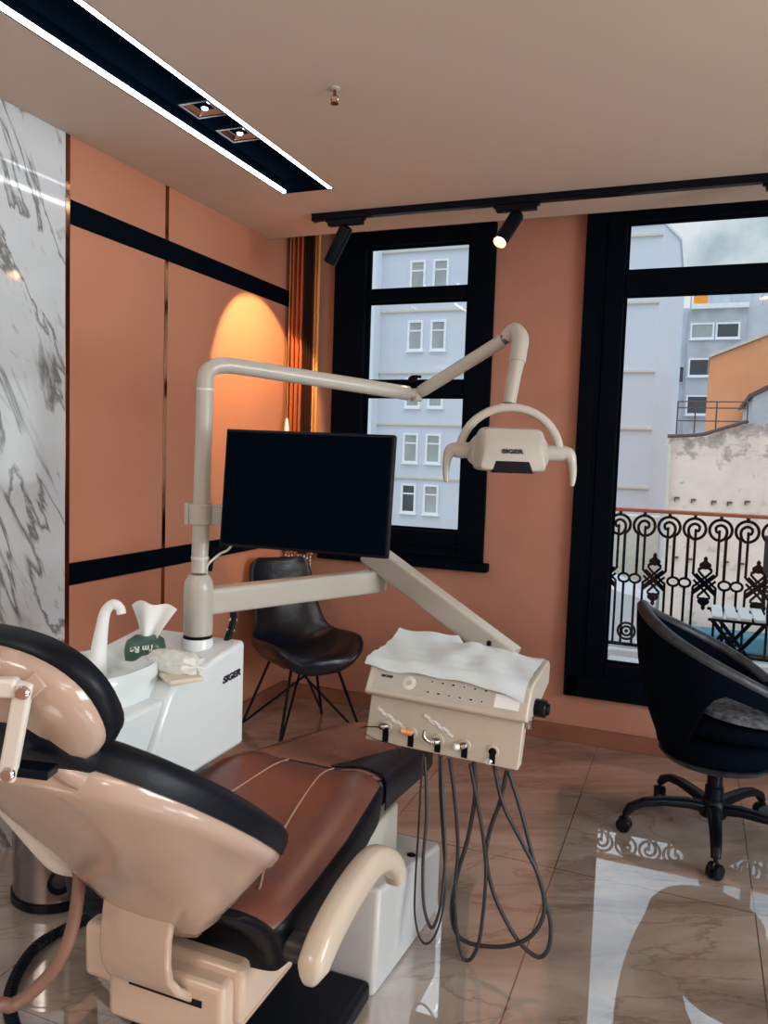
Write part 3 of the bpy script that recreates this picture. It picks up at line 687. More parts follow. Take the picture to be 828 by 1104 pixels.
def tis(u, v):
    w_ = .028+.05*v**1.3; a = (u-.5)*2
    return TP+rt*(a*w_*.85+.012*v)+fw*(.012*math.sin(a*4.5)*(1-.3*v)+.02*(abs(a)-.5)*v)+V((.01, 0, 0))+V((0, 0, .062+.115*v*(1-.16*abs(a+.3))-.006*math.cos(5*a)*v))
for o in (-1, 1): g.append([[bm.verts.new(tis(i/NU, j/NV)+fw*.0006*o) for j in range(NV+1)] for i in range(NU+1)])
for a in g:
    for i in range(NU):
        for j in range(NV): bm.faces.new((a[i][j], a[i+1][j], a[i+1][j+1], a[i][j+1]))
for i in range(NU): bm.faces.new((g[0][i][NV], g[0][i+1][NV], g[1][i+1][NV], g[1][i][NV]))
build('tissue', bm, 'tissue', t, angle=70)
tx, ty = V((.82, -.57, 0)).normalized(), V((.57, .82, 0)).normalized()
WP = hit(190, 727, TOPC, TOPN)
t = thing('wipes_pack', 'crumpled clear white film pack lying beside the green tissue pack', 'wipes pack', WP)
bm = bm_new(); rings = []
for s, q in ((-.088, .1), (-.08, .7), (-.04, .98), (.0, 1), (.045, .95), (.08, .7), (.09, .12)):
    rings.append([p+V((random.uniform(-.004, .004), random.uniform(-.004, .004), random.uniform(-.004, .004)*(q > .3))) for p in superring(WP+tx*s*.75+ty*s*.35+V((0, 0, .034)), ty, (0, 0, 1), .046*q, .033*q, 2.6, 20)])
loft(bm, rings); build('film', bm, 'film', t, angle=25)
bm = obox(bm_new(), WP+V((.012, -.012, .006)), tx, ty, (0, 0, 1), .075, .045, .006); cb = build('card_base', bm, 'cardboard', t, .003)
build('slot_mark', obox(bm_new(), WP+V((.062, .0, .018)), (.3, 1, .1), (1, -.3, 0), (0, 0, 1), .013, .003, .003), 'black', t)

# ================================================================== DENTAL CHAIR
DX = -1.02
dc = thing('dental_chair', 'brown leather dental chair with cream gloss back shell and reclined backrest', 'dental chair', (DX, 1.7, 0))
bm = prism(bm_new(), [(-1.2, 1.845, 0), (-.745, 1.845, 0), (-.716, 1.852, 0), (-.684, 2.3, 0), (-.70, 2.33, 0), (-1.2, 2.33, 0)], (0, 0, .215))
for v_ in bm.verts:
    if v_.co.z > .1: v_.co.z += .075*(2.33-v_.co.y)/.48; v_.co.y += .02 if v_.co.y < 2 else 0
build('pedestal', bm, 'pedestal', dc, .012)
bm = prism(bm_new(), [(-1.1, 1.86, .19), (-.79, 1.86, .19), (-.79, 2.2, .19), (-1.1, 2.2, .19)], (0, 0, .19)); build('lift_column', bm, 'arm', dc, .01)
bm = prism(bm_new(), [(-1.2, 1.42, 0), (-.722, 1.42, 0), (-.722, 1.844, 0), (-1.2, 1.844, 0)], (0, 0, .055)); build('base_cover', bm, 'navy', dc, .015)
build('pedal_pin', lathe(bm_new(), [(.003, 0), (.014, .001), (.014, .01), (.003, .012)], (-.73, 2.16, .235), 12), 'black', dc)
# seat housing with a slot for the back bracket
bm = bm_new()
box(bm, (-1.235, 1.345, .235), (-.815, 1.95, .365))
hs = build('seat_housing', bm, 'housing', dc, .018)
bm = box(bm_new(), (-1.13, 1.305, .20), (-.835, 1.62, .345)); build('bracket_housing', bm, 'housing', hs, .014)
build('bracket_slot', box(bm_new(), (-1.07, 1.3025, .292), (-.885, 1.33, .306)), 'black', hs)
build('under_frame', box(bm_new(), (-1.19, 1.5, .345), (-.85, 2.05, .40)), 'blackmat', dc, .01)
# back bracket (wide strap)
st = []
for y, z, xl, xr in ((1.30, .48, -1.13, -.95), (1.285, .43, -1.125, -.95), (1.276, .385, -1.12, -.945), (1.277, .35, -1.115, -.94), (1.287, .325, -1.108, -.925), (1.305, .308, -1.095, -.908), (1.325, .302, -1.085, -.90)):
    st.append((y, z, xl, xr))
bm = bm_new(); rings = []
for i, (y, z, xl, xr) in enumerate(st):
    a = st[max(i-1, 0)]; b = st[min(i+1, len(st)-1)]; tn = V((0, b[0]-a[0], b[1]-a[1])).normalized(); nn = V((0, -tn.z, tn.y)); nn = nn if nn.y < 0 else -nn
    rings.append([V((xl, y, z))+nn*.01, V((xr, y, z))+nn*.01, V((xr, y, z))-nn*.01, V((xl, y, z))-nn*.01])
loft(bm, rings); build('back_bracket', bm, 'shell', dc, .006, angle=50)
# seat and leg rest
def slab(stations, n=5.5, seg=48, puff=.014):
    """stations: (y, z of the top, half width, thickness, scale)"""
    rings = []
    for i, (y, z, hw, th, q) in enumerate(stations):
        a = stations[max(i-1, 0)]; b = stations[min(i+1, len(stations)-1)]; tn = V((0, b[0]-a[0], b[1]-a[1])).normalized(); nn = V((0, -tn.z, tn.y)); r = []
        for p in superring(V((DX, y, z))-nn*th/2, (1, 0, 0), nn, hw*q, th/2*q, n, seg):
            if (p-V((DX, y, z))+nn*th/2).dot(nn) > 0:
                u = abs(p.x-DX)/hw; p = p+nn*puff*math.exp(-((u-.70)/.24)**2)
            r.append(p)
        rings.append(r)
    return loft(bm_new(), rings)
seatst = [(1.335, .475, .285, .135, .55), (1.338, .478, .285, .135, .9), (1.352, .482, .288, .135, .98), (1.385, .488, .29, .135, 1), (1.5, .495, .29, .135, 1), (1.7, .507, .284, .135, 1), (1.86, .524, .272, .135, 1), (1.95, .528, .262, .135, 1), (2.01, .522, .25, .135, 1), (2.04, .512, .244, .13, .98)]
def two_tone(o, stations, seg=48, t0=24, skip=2):
    """brown top panel, black sides: the upholstery is stitched from two leathers"""
    me = o.data; me.materials.append(M['leather'])
    for k_, p in enumerate(me.polygons):
        i, s = divmod(k_, seg); a = (s+1)*360/seg
        p.material_index = 1 if (skip <= i < len(stations)-1 and t0 < a < 180-t0) else 0
sc = build('seat', slab(seatst), 'navy', dc, angle=80); two_tone(sc, seatst)
legst = [(2.045, .515, .236, .1, .9), (2.06, .512, .234, .1, 1), (2.2, .492, .225, .1, 1), (2.45, .452, .21, .095, 1), (2.65, .416, .185, .09, 1), (2.74, .398, .155, .08, .97), (2.79, .385, .12, .07, .85), (2.80, .38, .1, .06, .5)]
lg = build('leg_rest', slab(legst), 'navy', dc, angle=80); two_tone(lg, legst, skip=0); lg.data.materials[1] = M['vinyl']
def ztop(y, tab):
    for a, b in zip(tab, tab[1:]):
        if a[0] <= y <= b[0]: return a[1]+(b[1]-a[1])*(y-a[0])/(b[0]-a[0])
    return tab[-1][1]
pp = [P(a_, c_, z=.512) for a_, c_ in ((281, 976), (280, 955), (288, 925), (303, 898), (325, 866), (345, 842), (360, 829), (379, 815))]
for s in (-1, 1):
    pts = [V((DX+s*(p.x-DX), p.y, ztop(p.y, seatst)+.0015+.014*math.exp(-((abs(p.x-DX)/.285-.70)/.24)**2))) for p in pp if 1.36 < p.y < 2.06]
    build('piping', tube(bm_new(), pts, .003, 6), 'piping', sc)
build('seam', tube(bm_new(), [V((x, 2.05, ztop(2.05, seatst)+.0005)) for x in (DX-.2, DX, DX+.2)], .003, 6), 'navy', sc)
# black foot cover over the near side of the leg rest
rings = []
for y in (2.055, 2.09, 2.14, 2.2, 2.3, 2.4, 2.5, 2.6, 2.68, 2.74):
    z = ztop(y, legst)+.006; hw = ztop(y, [(l[0], l[2]) for l in legst]); xr = DX+hw+.008
    xl = -.955+.11*min(1, max(0, (y-2.055)/.3)); ou = []
    for f in [i/9 for i in range(10)]:                        # across the top, then rounding down the side
        u = abs(xl+(xr-.03-xl)*f-DX)/hw; ou.append((xl+(xr-.03-xl)*f, z+.014*math.exp(-((u-.70)/.24)**2)))
    for a in (25, 50, 75, 90): ou.append((xr-.03+.03*math.sin(math.radians(a)), ou[9][1]-.035*(1-math.cos(math.radians(a)))))
    ou.append((xr, z-.1))
    inn = [(x-.004*(i > 9), zz-.004) for i, (x, zz) in enumerate(ou)]
    rings.append([V((x, y, zz)) for x, zz in ou]+[V((x, y, zz)) for x, zz in inn[::-1]])
build('foot_cover', loft(bm_new(), rings), 'navy', dc, angle=60, label='black vinyl foot cover')
# backrest: hull shaped shell with a cushion on its front
B0 = V((DX, 1.42, .60)); bu = V((0, -.80, .60)); nb = V((0, -.60, -.80))
def outline(s):          # half width along the spine
    tab = [(-.06, .10), (-.045, .17), (-.02, .232), (.03, .268), (.09, .28), (.2, .288), (.32, .28), (.42, .258), (.5, .222), (.55, .18), (.58, .13), (.6, .08)]
    for a, b in zip(tab, tab[1:]):
        if a[0] <= s <= b[0]: return a[1]+(b[1]-a[1])*(s-a[0])/(b[0]-a[0])
    return tab[-1][1]
SS = (-.06, -.045, -.02, .03, .09, .2, .32, .42, .5, .55, .58, .6)
rings = []
for s in SS:
    f = max(0, min(1, (s+.06)/.66)); dep = .055+.15*(1-f)**1.15; hw = outline(s)-.014; kw = min(.09, hw*.6)
    c = B0+bu*s; ring = []
    sec = [(1, -.004), (1.03, .0), (1.032, .02), (1.0, .036), (.94, .046)]
    for i in range(1, 7):
        tt = i/7; sec.append((.94+(kw/hw-.94)*tt, .046+(dep-.046)*(math.sin(tt*PI/2)**.9)))
    sec.append((kw/hw*.7, dep+.004)); sec.append((0, dep+.006))
    pr = [(hw*a, d) for a, d in sec]; full = pr+[(-a, d) for a, d in pr[-2::-1]]
    rings.append([c+V((1, 0, 0))*a+nb*d for a, d in full])
bs = build('back_shell', loft(bm_new(), rings), 'shell', dc, angle=80)
rings = []
for o, q in ((.0, .97), (.010, 1.0), (-.014, 1.012), (-.032, 1.0), (-.042, .965), (-.048, .9), (-.051, .6), (-.052, .2)):
    pts = []
    for sg in (1, -1):
        for s in (SS if sg == 1 else SS[::-1]):
            ss = .27+(s-.27)*q; pts.append(B0+bu*ss+V((sg*outline(s)*q, 0, 0))+nb*o)
    rings.append(pts)
bc = build('back_cushion', loft(bm_new(), rings[1:]), 'navy', dc, angle=70)
# lumbar black gaiter below the shell
# headrest
H0 = V((DX+.03, .93, 1.04)); hu = V((0, -.5, .87)).normalized(); hn = V((0, -.87, -.5)).normalized()
def hring(q, o, n=2.4, a=.172, b=.122): return superring(H0+hn*o, (1, 0, 0), hu, a*q, b*q, n, 44)
build('head_shell', loft(bm_new(), [hring(.985, 0), hring(.985, .014), hring(.94, .028), hring(.8, .04), hring(.5, .05), hring(.12, .053)]), 'shell', dc, angle=80)
build('head_cushion', loft(bm_new(), [hring(.96, .004), hring(1.03, .002), hring(1.05, -.015), hring(1.03, -.034), hring(.93, -.044), hring(.6, -.05), hring(.1, -.051)]), 'navy', dc, angle=80)
# headrest linkage
q1 = hit(28, 745, H0+hn*.046, hn); q2 = P(12, 832, d=(q1-EYE).dot(fw)+.02)
lk = (q2-q1).normalized(); lv = fw.cross(lk).normalized(); ln = lk.cross(lv)
lkb = build('headrest_link', obox(bm_new(), (q1+q2)/2-rt*.004, lk, lv, ln, (q2-q1).length/2+.014, .013, .008), 'white', dc, .005)
bm = obox(bm_new(), q1-rt*.055+up*.006, rt, up, fw, .045, .014, .014); build('link_arm', bm, 'white', dc, .006)
bm = prism(bm_new(), [q1-rt*.014-up*.004, q1-rt*.002+up*.016, q1+rt*.012+up*.028, q1+rt*.03+up*.006, q1+rt*.006-up*.014], fw*.035); build('head_lug', bm, 'shell', dc, .003)
for q in (q1, q2):
    build('bolt', lathe(bm_new(), [(.0105, 0), (.0105, .005), (.008, .008), (.003, .0075)], q-fw*.009, 20, -fw), 'chrome', lkb)
bm = loft(bm_new(), [superring(B0+bu*s_+nb*n_, (1, 0, 0), nb, w_, t_, 3, 32) for s_, w_, t_, n_ in ((.46, .08, .015, -.01), (.48, .15, .04, -.012), (.54, .165, .05, -.012), (.60, .155, .05, -.015), (.65, .13, .04, -.02), (.68, .09, .02, -.02))]); build('neck_gaiter', bm, 'navy', dc, angle=80)
build('release_lever', tube(bm_new(), [H0-hu*.06+V((.05, 0, 0))+hn*.04, H0-hu*.1+V((.09, 0, 0))+hn*.045, H0-hu*.125+V((.11, 0, 0))+hn*.04], [.014, .016, .017], 14), 'shell', dc)
build('link_plate', obox(bm_new(), q2+rt*.026-up*.004+fw*.02, rt*1-up*.12, up+rt*.12, fw, .028, .007, .02), 'black', dc, .002)
# armrest
AX = -.655
pth = [(334, 1062), (338, 1042), (346, 1020), (358, 995), (372, 970), (387, 947), (402, 929), (415, 926), (424, 934), (427, 945)]
ap = [P(a, b, x=AX) for a, b in pth]
ap = [V((AX, p.y, p.z)) for p in ap]
rings = []
rad = [.012, .034, .04, .041, .041, .039, .034, .03, .028, .027]
path = smooth_path(ap, 4); n = len(path)
for i, p in enumerate(path):
    tn = (path[min(i+1, n-1)]-path[max(i-1, 0)]).normalized(); nn = tn.cross(V((1, 0, 0)))
    f = i/(n-1)*(len(rad)-1); j = min(int(f), len(rad)-2); r = rad[j]+(rad[j+1]-rad[j])*(f-j)
    rings.append(superring(p, (1, 0, 0), nn, .03*min(1, r/.032), r, 3, 22))
build('armrest', loft(bm_new(), rings), 'armcream', dc, angle=80)
c = ap[1]
bm = loft(bm_new(), [superring((x, c.y+.05, c.z-.005), (0, 1, 0), (0, 0, 1), r, r, 2.2, 20) for x, r in ((AX-.09, .03), (AX-.03, .03), (AX-.02, .025))]); build('armrest_hinge', bm, 'hose', dc, .006)

# ================================================================== ASSISTANT ARM AND HOSES (left)
t = thing('assistant_arm', 'bent cream tube arm with a brown suction hose behind the dental chair back', 'support arm', (-1.2, 1.2, .5))
tp_ = [V((-1.46, 1.50, .70)), V((-1.43, 1.38, .74)), P(-60, 790, d=1.45)+V((-.03, .03, .01)), P(-20, 835, d=1.5), P(18, 880, d=1.58), P(48, 915, d=1.63), P(64, 930, d=1.66), P(80, 934, d=1.69)]
build('arm_tube', tube(bm_new(), tp_, .021, 18), 'white', t)
hs_ = [P(78, 934, d=1.69), P(85, 940, d=1.67), P(84, 965, d=1.64), P(78, 1000, d=1.62), P(66, 1032, d=1.6), P(45, 1060, d=1.58), P(15, 1083, d=1.55), P(-25, 1100, d=1.5), V((-1.35, .85, .12)), V((-1.55, .72, .03)), V((-1.85, .62, .018)), V((-2.1, .6, .03)), V((-2.16, .6, .08))]
build('suction_hose', tube(bm_new(), hs_, .0135, 14), 'suction', t)
cp_ = smooth_path([P(150, 960, z=.2), P(110, 984, z=.12), P(85, 995, z=.06)]+[P(a, b, z=.021) for a, b in ((62, 1006), (40, 1020), (24, 1040), (13, 1063), (10, 1085), (16, 1110), (24, 1140))]+[V((-1.45, 1.05, .018)), V((-1.6, .8, .018)), V((-1.75, .72, .012)), V((-1.8, .71, -.03))], 14)
tag(build('corrugated_hose', tube(bm_new(), cp_, [.0165 if i % 2 else .0138 for i in range(len(cp_))], 12, sm=False), 'black', angle=20, at=(-1.6, 1.5, 0)), 'black corrugated hose curling across the floor below the chair back', 'hose')

# ================================================================== PEDAL BIN
bc_ = V((-1.842, 1.9, 0))
t = thing('pedal_bin', 'polished steel pedal bin with black base ring against the marble wall', 'bin', bc_)
build('base_ring', lathe(bm_new(), [(.139, 0), (.143, .004), (.143, .028), (.138, .03)], bc_, 48), 'black', t)
build('drum', lathe(bm_new(), [(.137, .03), (.137, .3), (.133, .302)], bc_, 48), 'steel', t)
build('lid', lathe(bm_new(), [(.139, .303), (.139, .315), (.12, .335), (.06, .348), (.002, .351)], bc_, 48), 'steel', t)
a = V((-.55, -.83, 0)).normalized()
hd_ = P(18, 912, d=2.5)
build('side_handle', loft(bm_new(), [superring(V((hd_.x, hd_.y, 0))+V((0, 0, z)), (.83, -.55, 0), (.55, .83, 0), w_, .012, 3, 16) for z, w_ in ((.15, .012), (.165, .026), (.25, .028), (.262, .02))]), 'black', t)
pc = P(80, 957, d=2.38); build('pedal_plate', lathe(bm_new(), [(.003, 0), (.036, .001), (.036, .012), (.003, .014)], bc_+V((.098, -.098, .1)), 20, (.7, -.72, 0)), 'black', t)
build('pedal_disc', lathe(bm_new(), [(.003, 0), (.024, .001), (.024, .006), (.003, .008)], bc_+V((.107, -.107, .112)), 20, (.7, -.72, 0)), 'hose', t)

# ================================================================== BLACK SIDE CHAIR IN THE CORNER
SC = V((-1.80, 3.50, 0)); fd = V((.80, -.60, 0)).normalized(); sd = V((.60, .80, 0)).normalized()     # faces away from the corner
t = thing('side_chair', 'black leather shell chair on thin crossed wire legs in the corner', 'chair', SC)
def shell(off, shrink):
    # spine: from the front lip over the seat and up the backrest
    sp = [(.235, .425, .13), (.225, .452, .2), (.16, .458, .235), (.05, .445, .245), (-.08, .432, .235), (-.155, .445, .215), (-.205, .50, .19), (-.235, .58, .175), (-.27, .70, .17), (-.3, .80, .168), (-.312, .845, .155), (-.316, .868, .115)]
    sp = [(f*1.08, z, w_*1.09) for f, z, w_ in sp]
    rows = []; n = len(sp)
    for i, (f, z, w_) in enumerate(sp):
        a, b = sp[max(i-1, 0)], sp[min(i+1, n-1)]; tn = V((b[0]-a[0], b[1]-a[1])).normalized(); nx, nz = -tn.y, tn.x     # points to the hollow side
        if i < 5: pass
        r = []
        for j in range(17):
            u = (j/8-1); w2 = w_*shrink
            lift = .085*abs(u)**2.6*(1 if 1 < i < 8 else .45)
            r.append(SC+sd*(u*w2)+fd*(f)+V((0, 0, z))+(fd*(-nx)*-1+V((0, 0, nz)))*0+ (fd*nx+V((0, 0, nz)))*-1*(-lift+off) if False else SC+sd*(u*w2)+fd*(f+(-tn.y)*-1*(lift*-1-off)*-1*0)+V((0, 0, z))+(fd*tn.y*1.0+V((0, 0, -tn.x)))*(lift-off))
        rows.append(r)
    return rows
inner, outer = shell(0, .97), shell(.04, 1.0)
for r in outer[:6]:
    for j_, p in enumerate(r): p.z -= .05*(1-abs(j_/8-1)**4)
bm = bm_new(); A = [[bm.verts.new(p) for p in r] for r in inner]; B = [[bm.verts.new(p) for p in r] for r in outer]
for X in (A, B):
    for i in range(len(X)-1):
        for j in range(16): bm.faces.new((X[i][j], X[i+1][j], X[i+1][j+1], X[i][j+1]))
for i in range(len(A)-1):
    for j in (0, 16): bm.faces.new((A[i][j], A[i+1][j], B[i+1][j], B[i][j]))
for j in range(16):
    for i in (0, len(A)-1): bm.faces.new((A[i][j], A[i][j+1], B[i][j+1], B[i][j]))
build('seat_shell', bm, 'blackleather', t, sub=1)
top = SC+V((0, 0, .39))
build('under_plate', lathe(bm_new(), [(.13, .365), (.14, .375), (.12, .40)], SC, 20), 'black', t)
for s1, s2 in ((1, 1), (1, -1), (-1, 1), (-1, -1)):
    ft = SC+fd*(.235*s1)+sd*(.235*s2)
    build('leg', rod(bm_new(), ft+V((0, 0, .0)), SC+fd*(.12*s1)+sd*(.12*s2)+V((0, 0, .39)), .0075, 8), 'black', t)
    build('cross_wire', rod(bm_new(), ft+V((0, 0, .012)), SC-fd*(.09*s1)-sd*(.05*s2)+V((0, 0, .38)), .006, 8), 'black', t)

# ================================================================== OFFICE CHAIR
OC = V((.135, 3.24, 0))
t = thing('office_chair', 'black tub shaped swivel chair on a five star castor base near the balcony door', 'office chair', OC)
build('gas_column', lathe(bm_new(), [(.03, .09), (.034, .1), (.034, .2), (.028, .205), (.028, .30)], OC, 24), 'black', t)
build('hub', lathe(bm_new(), [(.035, .075), (.05, .085), (.052, .12), (.04, .15), (.034, .155)], OC, 24), 'black', t)
for i in range(5):
    a = math.radians(-90+72*i+1); d = V((math.cos(a), math.sin(a), 0)); sdv = V((-d.y, d.x, 0))
    L_ = .335
    prs = [(.03, .115, .027, .022), (.1, .128, .026, .019), (.2, .13, .023, .017), (.27, .12, .021, .017), (.315, .098, .019, .018), (.335, .072, .017, .012)]
    lg = build('star_leg', loft(bm_new(), [superring(OC+d*r+V((0, 0, z)), sdv, V((0, 0, 1)) if r < .29 else (V((0, 0, 1))*.6+d*.8).normalized(), w_, h_, 2.6, 16) for r, z, w_, h_ in prs]), 'black', t)
    c = OC+d*(L_+.003)+V((0, 0, .028)); ca = (d*.5+sdv*.86).normalized()
    bm = bm_new()
    for o in (-.014, .014): lathe(bm, [(.004, -.009), (.025, -.009), (.028, -.005), (.028, .005), (.025, .009), (.004, .009)], c+ca*o, 20, ca)
    cs = build('castor', bm, 'black', lg)
    bm = lathe(bm_new(), [(.008, .02), (.008, .05)], c, 12); lathe(bm, [(.02, -.004), (.024, 0), (.02, .004)], c+V((0, 0, .012)), 16, ca); build('castor_fork', bm, 'black', cs)
# bucket: angle a measured from the chair's back, which faces -x
bk = math.radians(188)
NA = 40; A0 = math.radians(138)
def rim(a): 
    f = abs(a)/A0; return .885-.30*(f**1.15)+ .0*f
def bpt(a, v, o):
    """v 0..1 from the bottom edge to the rim, o = 0 outside, 1 inside"""
    e = max(0, min(1, (abs(a)-math.radians(40))/math.radians(45))); e = e*e*(3-2*e)*.80; v = e+(1-e)*v
    r0_, z0_ = .20, .335; z1_ = rim(a); r1_ = .325-.03*(abs(a)/A0)
    r = r0_+(r1_-r0_)*(1-(1-v)**2.2); z = z0_+(z1_-z0_)*v
    r -= .045*o*min(1, v*3+.4); d = V((math.cos(bk+a), math.sin(bk+a), 0)); return OC+d*r+V((0, 0, z))
bm = bm_new(); NVv = 8; gs = []
for o in (0, 1): gs.append([[bm.verts.new(bpt(-A0+2*A0*i/NA, j/NVv, o)) for j in range(NVv+1)] for i in range(NA+1)])
for X in gs:
    for i in range(NA):
        for j in range(NVv): bm.faces.new((X[i][j], X[i+1][j], X[i+1][j+1], X[i][j+1]))
for i in range(NA):
    for j in (0, NVv): bm.faces.new((gs[0][i][j], gs[0][i+1][j], gs[1][i+1][j], gs[1][i][j]))
for j in range(NVv):
    for i in (0, NA): bm.faces.new((gs[0][i][j], gs[0][i][j+1], gs[1][i][j+1], gs[1][i][j]))
build('tub_shell', bm, 'blackmat', t, angle=60)
rp = [(bpt(-A0+2*A0*i/NA, 1, 0)+bpt(-A0+2*A0*i/NA, 1, 1))/2 for i in range(NA+1)]
build('padded_rim', tube(bm_new(), rp, .024, 12, k=1), 'rimworn', t, angle=80)
build('seat_base', lathe(bm_new(), [(.06, .295), (.14, .303), (.19, .325), (.222, .365), (.235, .42), (.2, .44)], OC, 36), 'blackmat', t, angle=60)
build('under_cover', lathe(bm_new(), [(.05, .288), (.15, .294), (.195, .312), (.215, .335), (.19, .335), (.05, .31)], OC, 36), 'rimworn', t, angle=60)
build('seat_cushion', lathe(bm_new(), [(.2, .455), (.25, .465), (.262, .49), (.255, .515), (.22, .53), (.1, .537), (.002, .538)], OC+V((.06, -.01, 0)), 40), 'blackmat', t, angle=60)
build('plush_pad', lathe(bm_new(), [(.2, .532), (.235, .54), (.23, .556), (.15, .572), (.002, .576)], OC+V((.13, -.06, 0)), 40), 'fuzzy', t, angle=60)
# ================================================================== OUTSIDE
def house_window(root, x, z, w, h, y, m='pane', mull=True):
    f = .11*w/.6 if mull else .07*w/.75
    bm = bm_new()
    for q in ((x-f, z-f, x, z+h+f), (x+w, z-f, x+w+f, z+h+f), (x, z-f, x+w, z), (x, z+h, x+w, z+h+f)): box(bm, (q[0], y-.08, q[1]), (q[2], y+.02, q[3]))
    if mull: box(bm, (x, y-.05, z+h*.66), (x+w, y+.02, z+h*.66+f*.7))
    box(bm, (x-f*1.5, y-.14, z-f*1.6), (x+w+f*1.5, y+.02, z-f))
    fr = build('window', bm, 'winframe', root)
    build('pane', box(bm_new(), (x, y-.03, z), (x+w, y+.01, z+h)), m, fr, smooth=False)
t = thing('apartment_building', 'pale blue apartment building with white paired windows seen through the left window', 'building', (-10, 35, -12))
build('wall', prism(bm_new(), [(-45, 35, -12), (-1.85, 35, -12), (-1.3, 37.6, -12), (-1.3, 50, -12), (-45, 50, -12)], (0, 0, 23.2)), 'facade', t, smooth=False)
build('side_wing', box(bm_new(), (-30, 34.2, -12), (-14.35, 35, 11.3)), 'facadelight', t, smooth=False)
for z in (10.75, 8.0, 5.15, 2.75, .25, -2.3): build('ledge', box(bm_new(), (-14.34, 34.9, z), (-1.86, 35, z+.09)), 'ledge', t, smooth=False)
build('parapet', prism(bm_new(), [(-45, 34.95, 11.2), (-1.8, 34.95, 11.2), (-1.22, 37.6, 11.2), (-1.22, 50, 11.2), (-45, 50, 11.2)], (0, 0, .12)), 'facadelight', t, smooth=False)
rows = (9.0, 6.25, 3.62, 1.03, -1.35, -3.9)
for zi, z in enumerate(rows):
    for xi, x in enumerate((-12.87, -11.75, -7.6, -6.5)): house_window(t, x-.02*zi+.04, z+.05, .56, 1.2, 35, 'panedark' if (zi == 4 and xi == 0) else 'pane')


t = thing('office_block', 'grey concrete block with wide windows standing behind the orange gable', 'building', (2, 55, -12))
build('wall', box(bm_new(), (-1.6, 55, -12), (14, 70, 11.35)), 'concrete', t, smooth=False)
build('cornice', box(bm_new(), (-.95, 54.4, 11.2), (2.4, 55, 11.5)), 'winframe', t, smooth=False)
build('bay', box(bm_new(), (-1.05, 54.7, -12), (2.35, 55, 11.19)), 'roofgrey', t, smooth=False)
for z, h in ((9.42, .8), (7.05, .95), (4.6, 1.05), (2.2, 1)):
    for x in (-.82, .68): house_window(t, x, z, 1.2, h, 54.68, 'panedark' if (x > 0 or z < 8) else 'pane', False)
for x in (4.2, 6.2): house_window(t, x, 9.4, 1.2, .9, 55, 'panedark', False)
house_window(t, -1.42, 6.6, .22, 1.0, 55, 'panedark', False)
build('roof_rooms', box(bm_new(), (-.6, 58, 11.35), (14, 68, 13.0)), 'concrete', t, smooth=False)
bm = bm_new()
for i in range(14): rod(bm, (-1+i*.6, 55.2, 11.35), (-1+i*.6, 55.2, 12.5), .04, 6)
rod(bm, (-1, 55.2, 12.5), (7, 55.2, 12.5), .04, 6); build('roof_railing', bm, 'roofgrey', t)
build('awning', box(bm_new(), (-.85, 54.9, 11.52), (.0, 55.15, 12.15)), 'tarp', t, smooth=False)

t = thing('orange_house', 'house with a bare orange gable wall under a sloping roof edge', 'building', (3, 28, -6))
a, b, c = P(758, 470, y=28), P(766, 386, y=28), P(828, 362, y=28); sl = (c.z-b.z)/(c.x-b.x)
poly = [(a.x, 28, -6), (b.x, 28, b.z), (6, 28, b.z+sl*(6-b.x)), (8, 28, 5), (8, 28, -6)]
build('gable_wall', prism(bm_new(), poly, (0, 5, 0)), 'orange', t, smooth=False)
build('roof_edge', prism(bm_new(), [(b.x-.05, 27.9, b.z), (6, 27.9, b.z+sl*(6-b.x)), (6, 27.9, b.z+sl*(6-b.x)+.1), (b.x-.05, 27.9, b.z+.1)], (0, 5.2, 0)), 'ledge', t, smooth=False)
t = thing('grey_gable_house', 'low grey gabled building with a dark coping at the right of the door view', 'building', (2, 22.6, -6))
a, b = P(812, 428, y=22.6), P(828, 420, y=22.6); sl = (b.z-a.z)/(b.x-a.x)
build('wall', prism(bm_new(), [(a.x, 22.6, -6), (a.x, 22.6, a.z), (a.x+3, 22.6, a.z+sl*3), (a.x+6, 22.6, a.z), (a.x+6, 22.6, -6)], (0, 5, 0)), 'roofgrey', t, smooth=False)
build('coping', prism(bm_new(), [(a.x-.12, 22.5, a.z-.05), (a.x+3, 22.5, a.z+sl*3), (a.x+3, 22.5, a.z+sl*3+.09), (a.x-.12, 22.5, a.z+.06)], (0, 5.2, 0)), 'rust', t, smooth=False)

t = thing('stained_pink_building', 'stained pale pink blank wall behind the balcony railing', 'building', (2, 16, -6))
build('wall', prism(bm_new(), [(-.53, 16, -6), (-.53, 16, 1.9), (.3, 16, 2.02), (.85, 16, 2.2), (7, 16, 2.35), (7, 16, -6)], (0, 6, 0)), 'pink', t, smooth=False)
build('coping_pipe', tube(bm_new(), [(-.56, 15.9, 1.93), (.0, 15.9, 1.97), (.3, 15.9, 2.06), (.82, 15.9, 2.24)], .035, 8), 'rust', t)
build('corner_pipe', tube(bm_new(), [(-.5, 15.92, -3), (-.5, 15.92, 1.3), (-.56, 15.92, 1.75), (-.5, 15.92, 1.95)], .03, 8), 'ledge', t)
bm = bm_new()
for x in (-.42, -.1, .28, .82): rod(bm, (x, 16.4, 1.85), (x, 16.4, 2.62), .014, 6)
for z in (2.62, 2.5, 2.25): rod(bm, (-.42, 16.4, z), (.82, 16.4, z), .012, 6)
build('roof_rail', bm, 'rust', t)
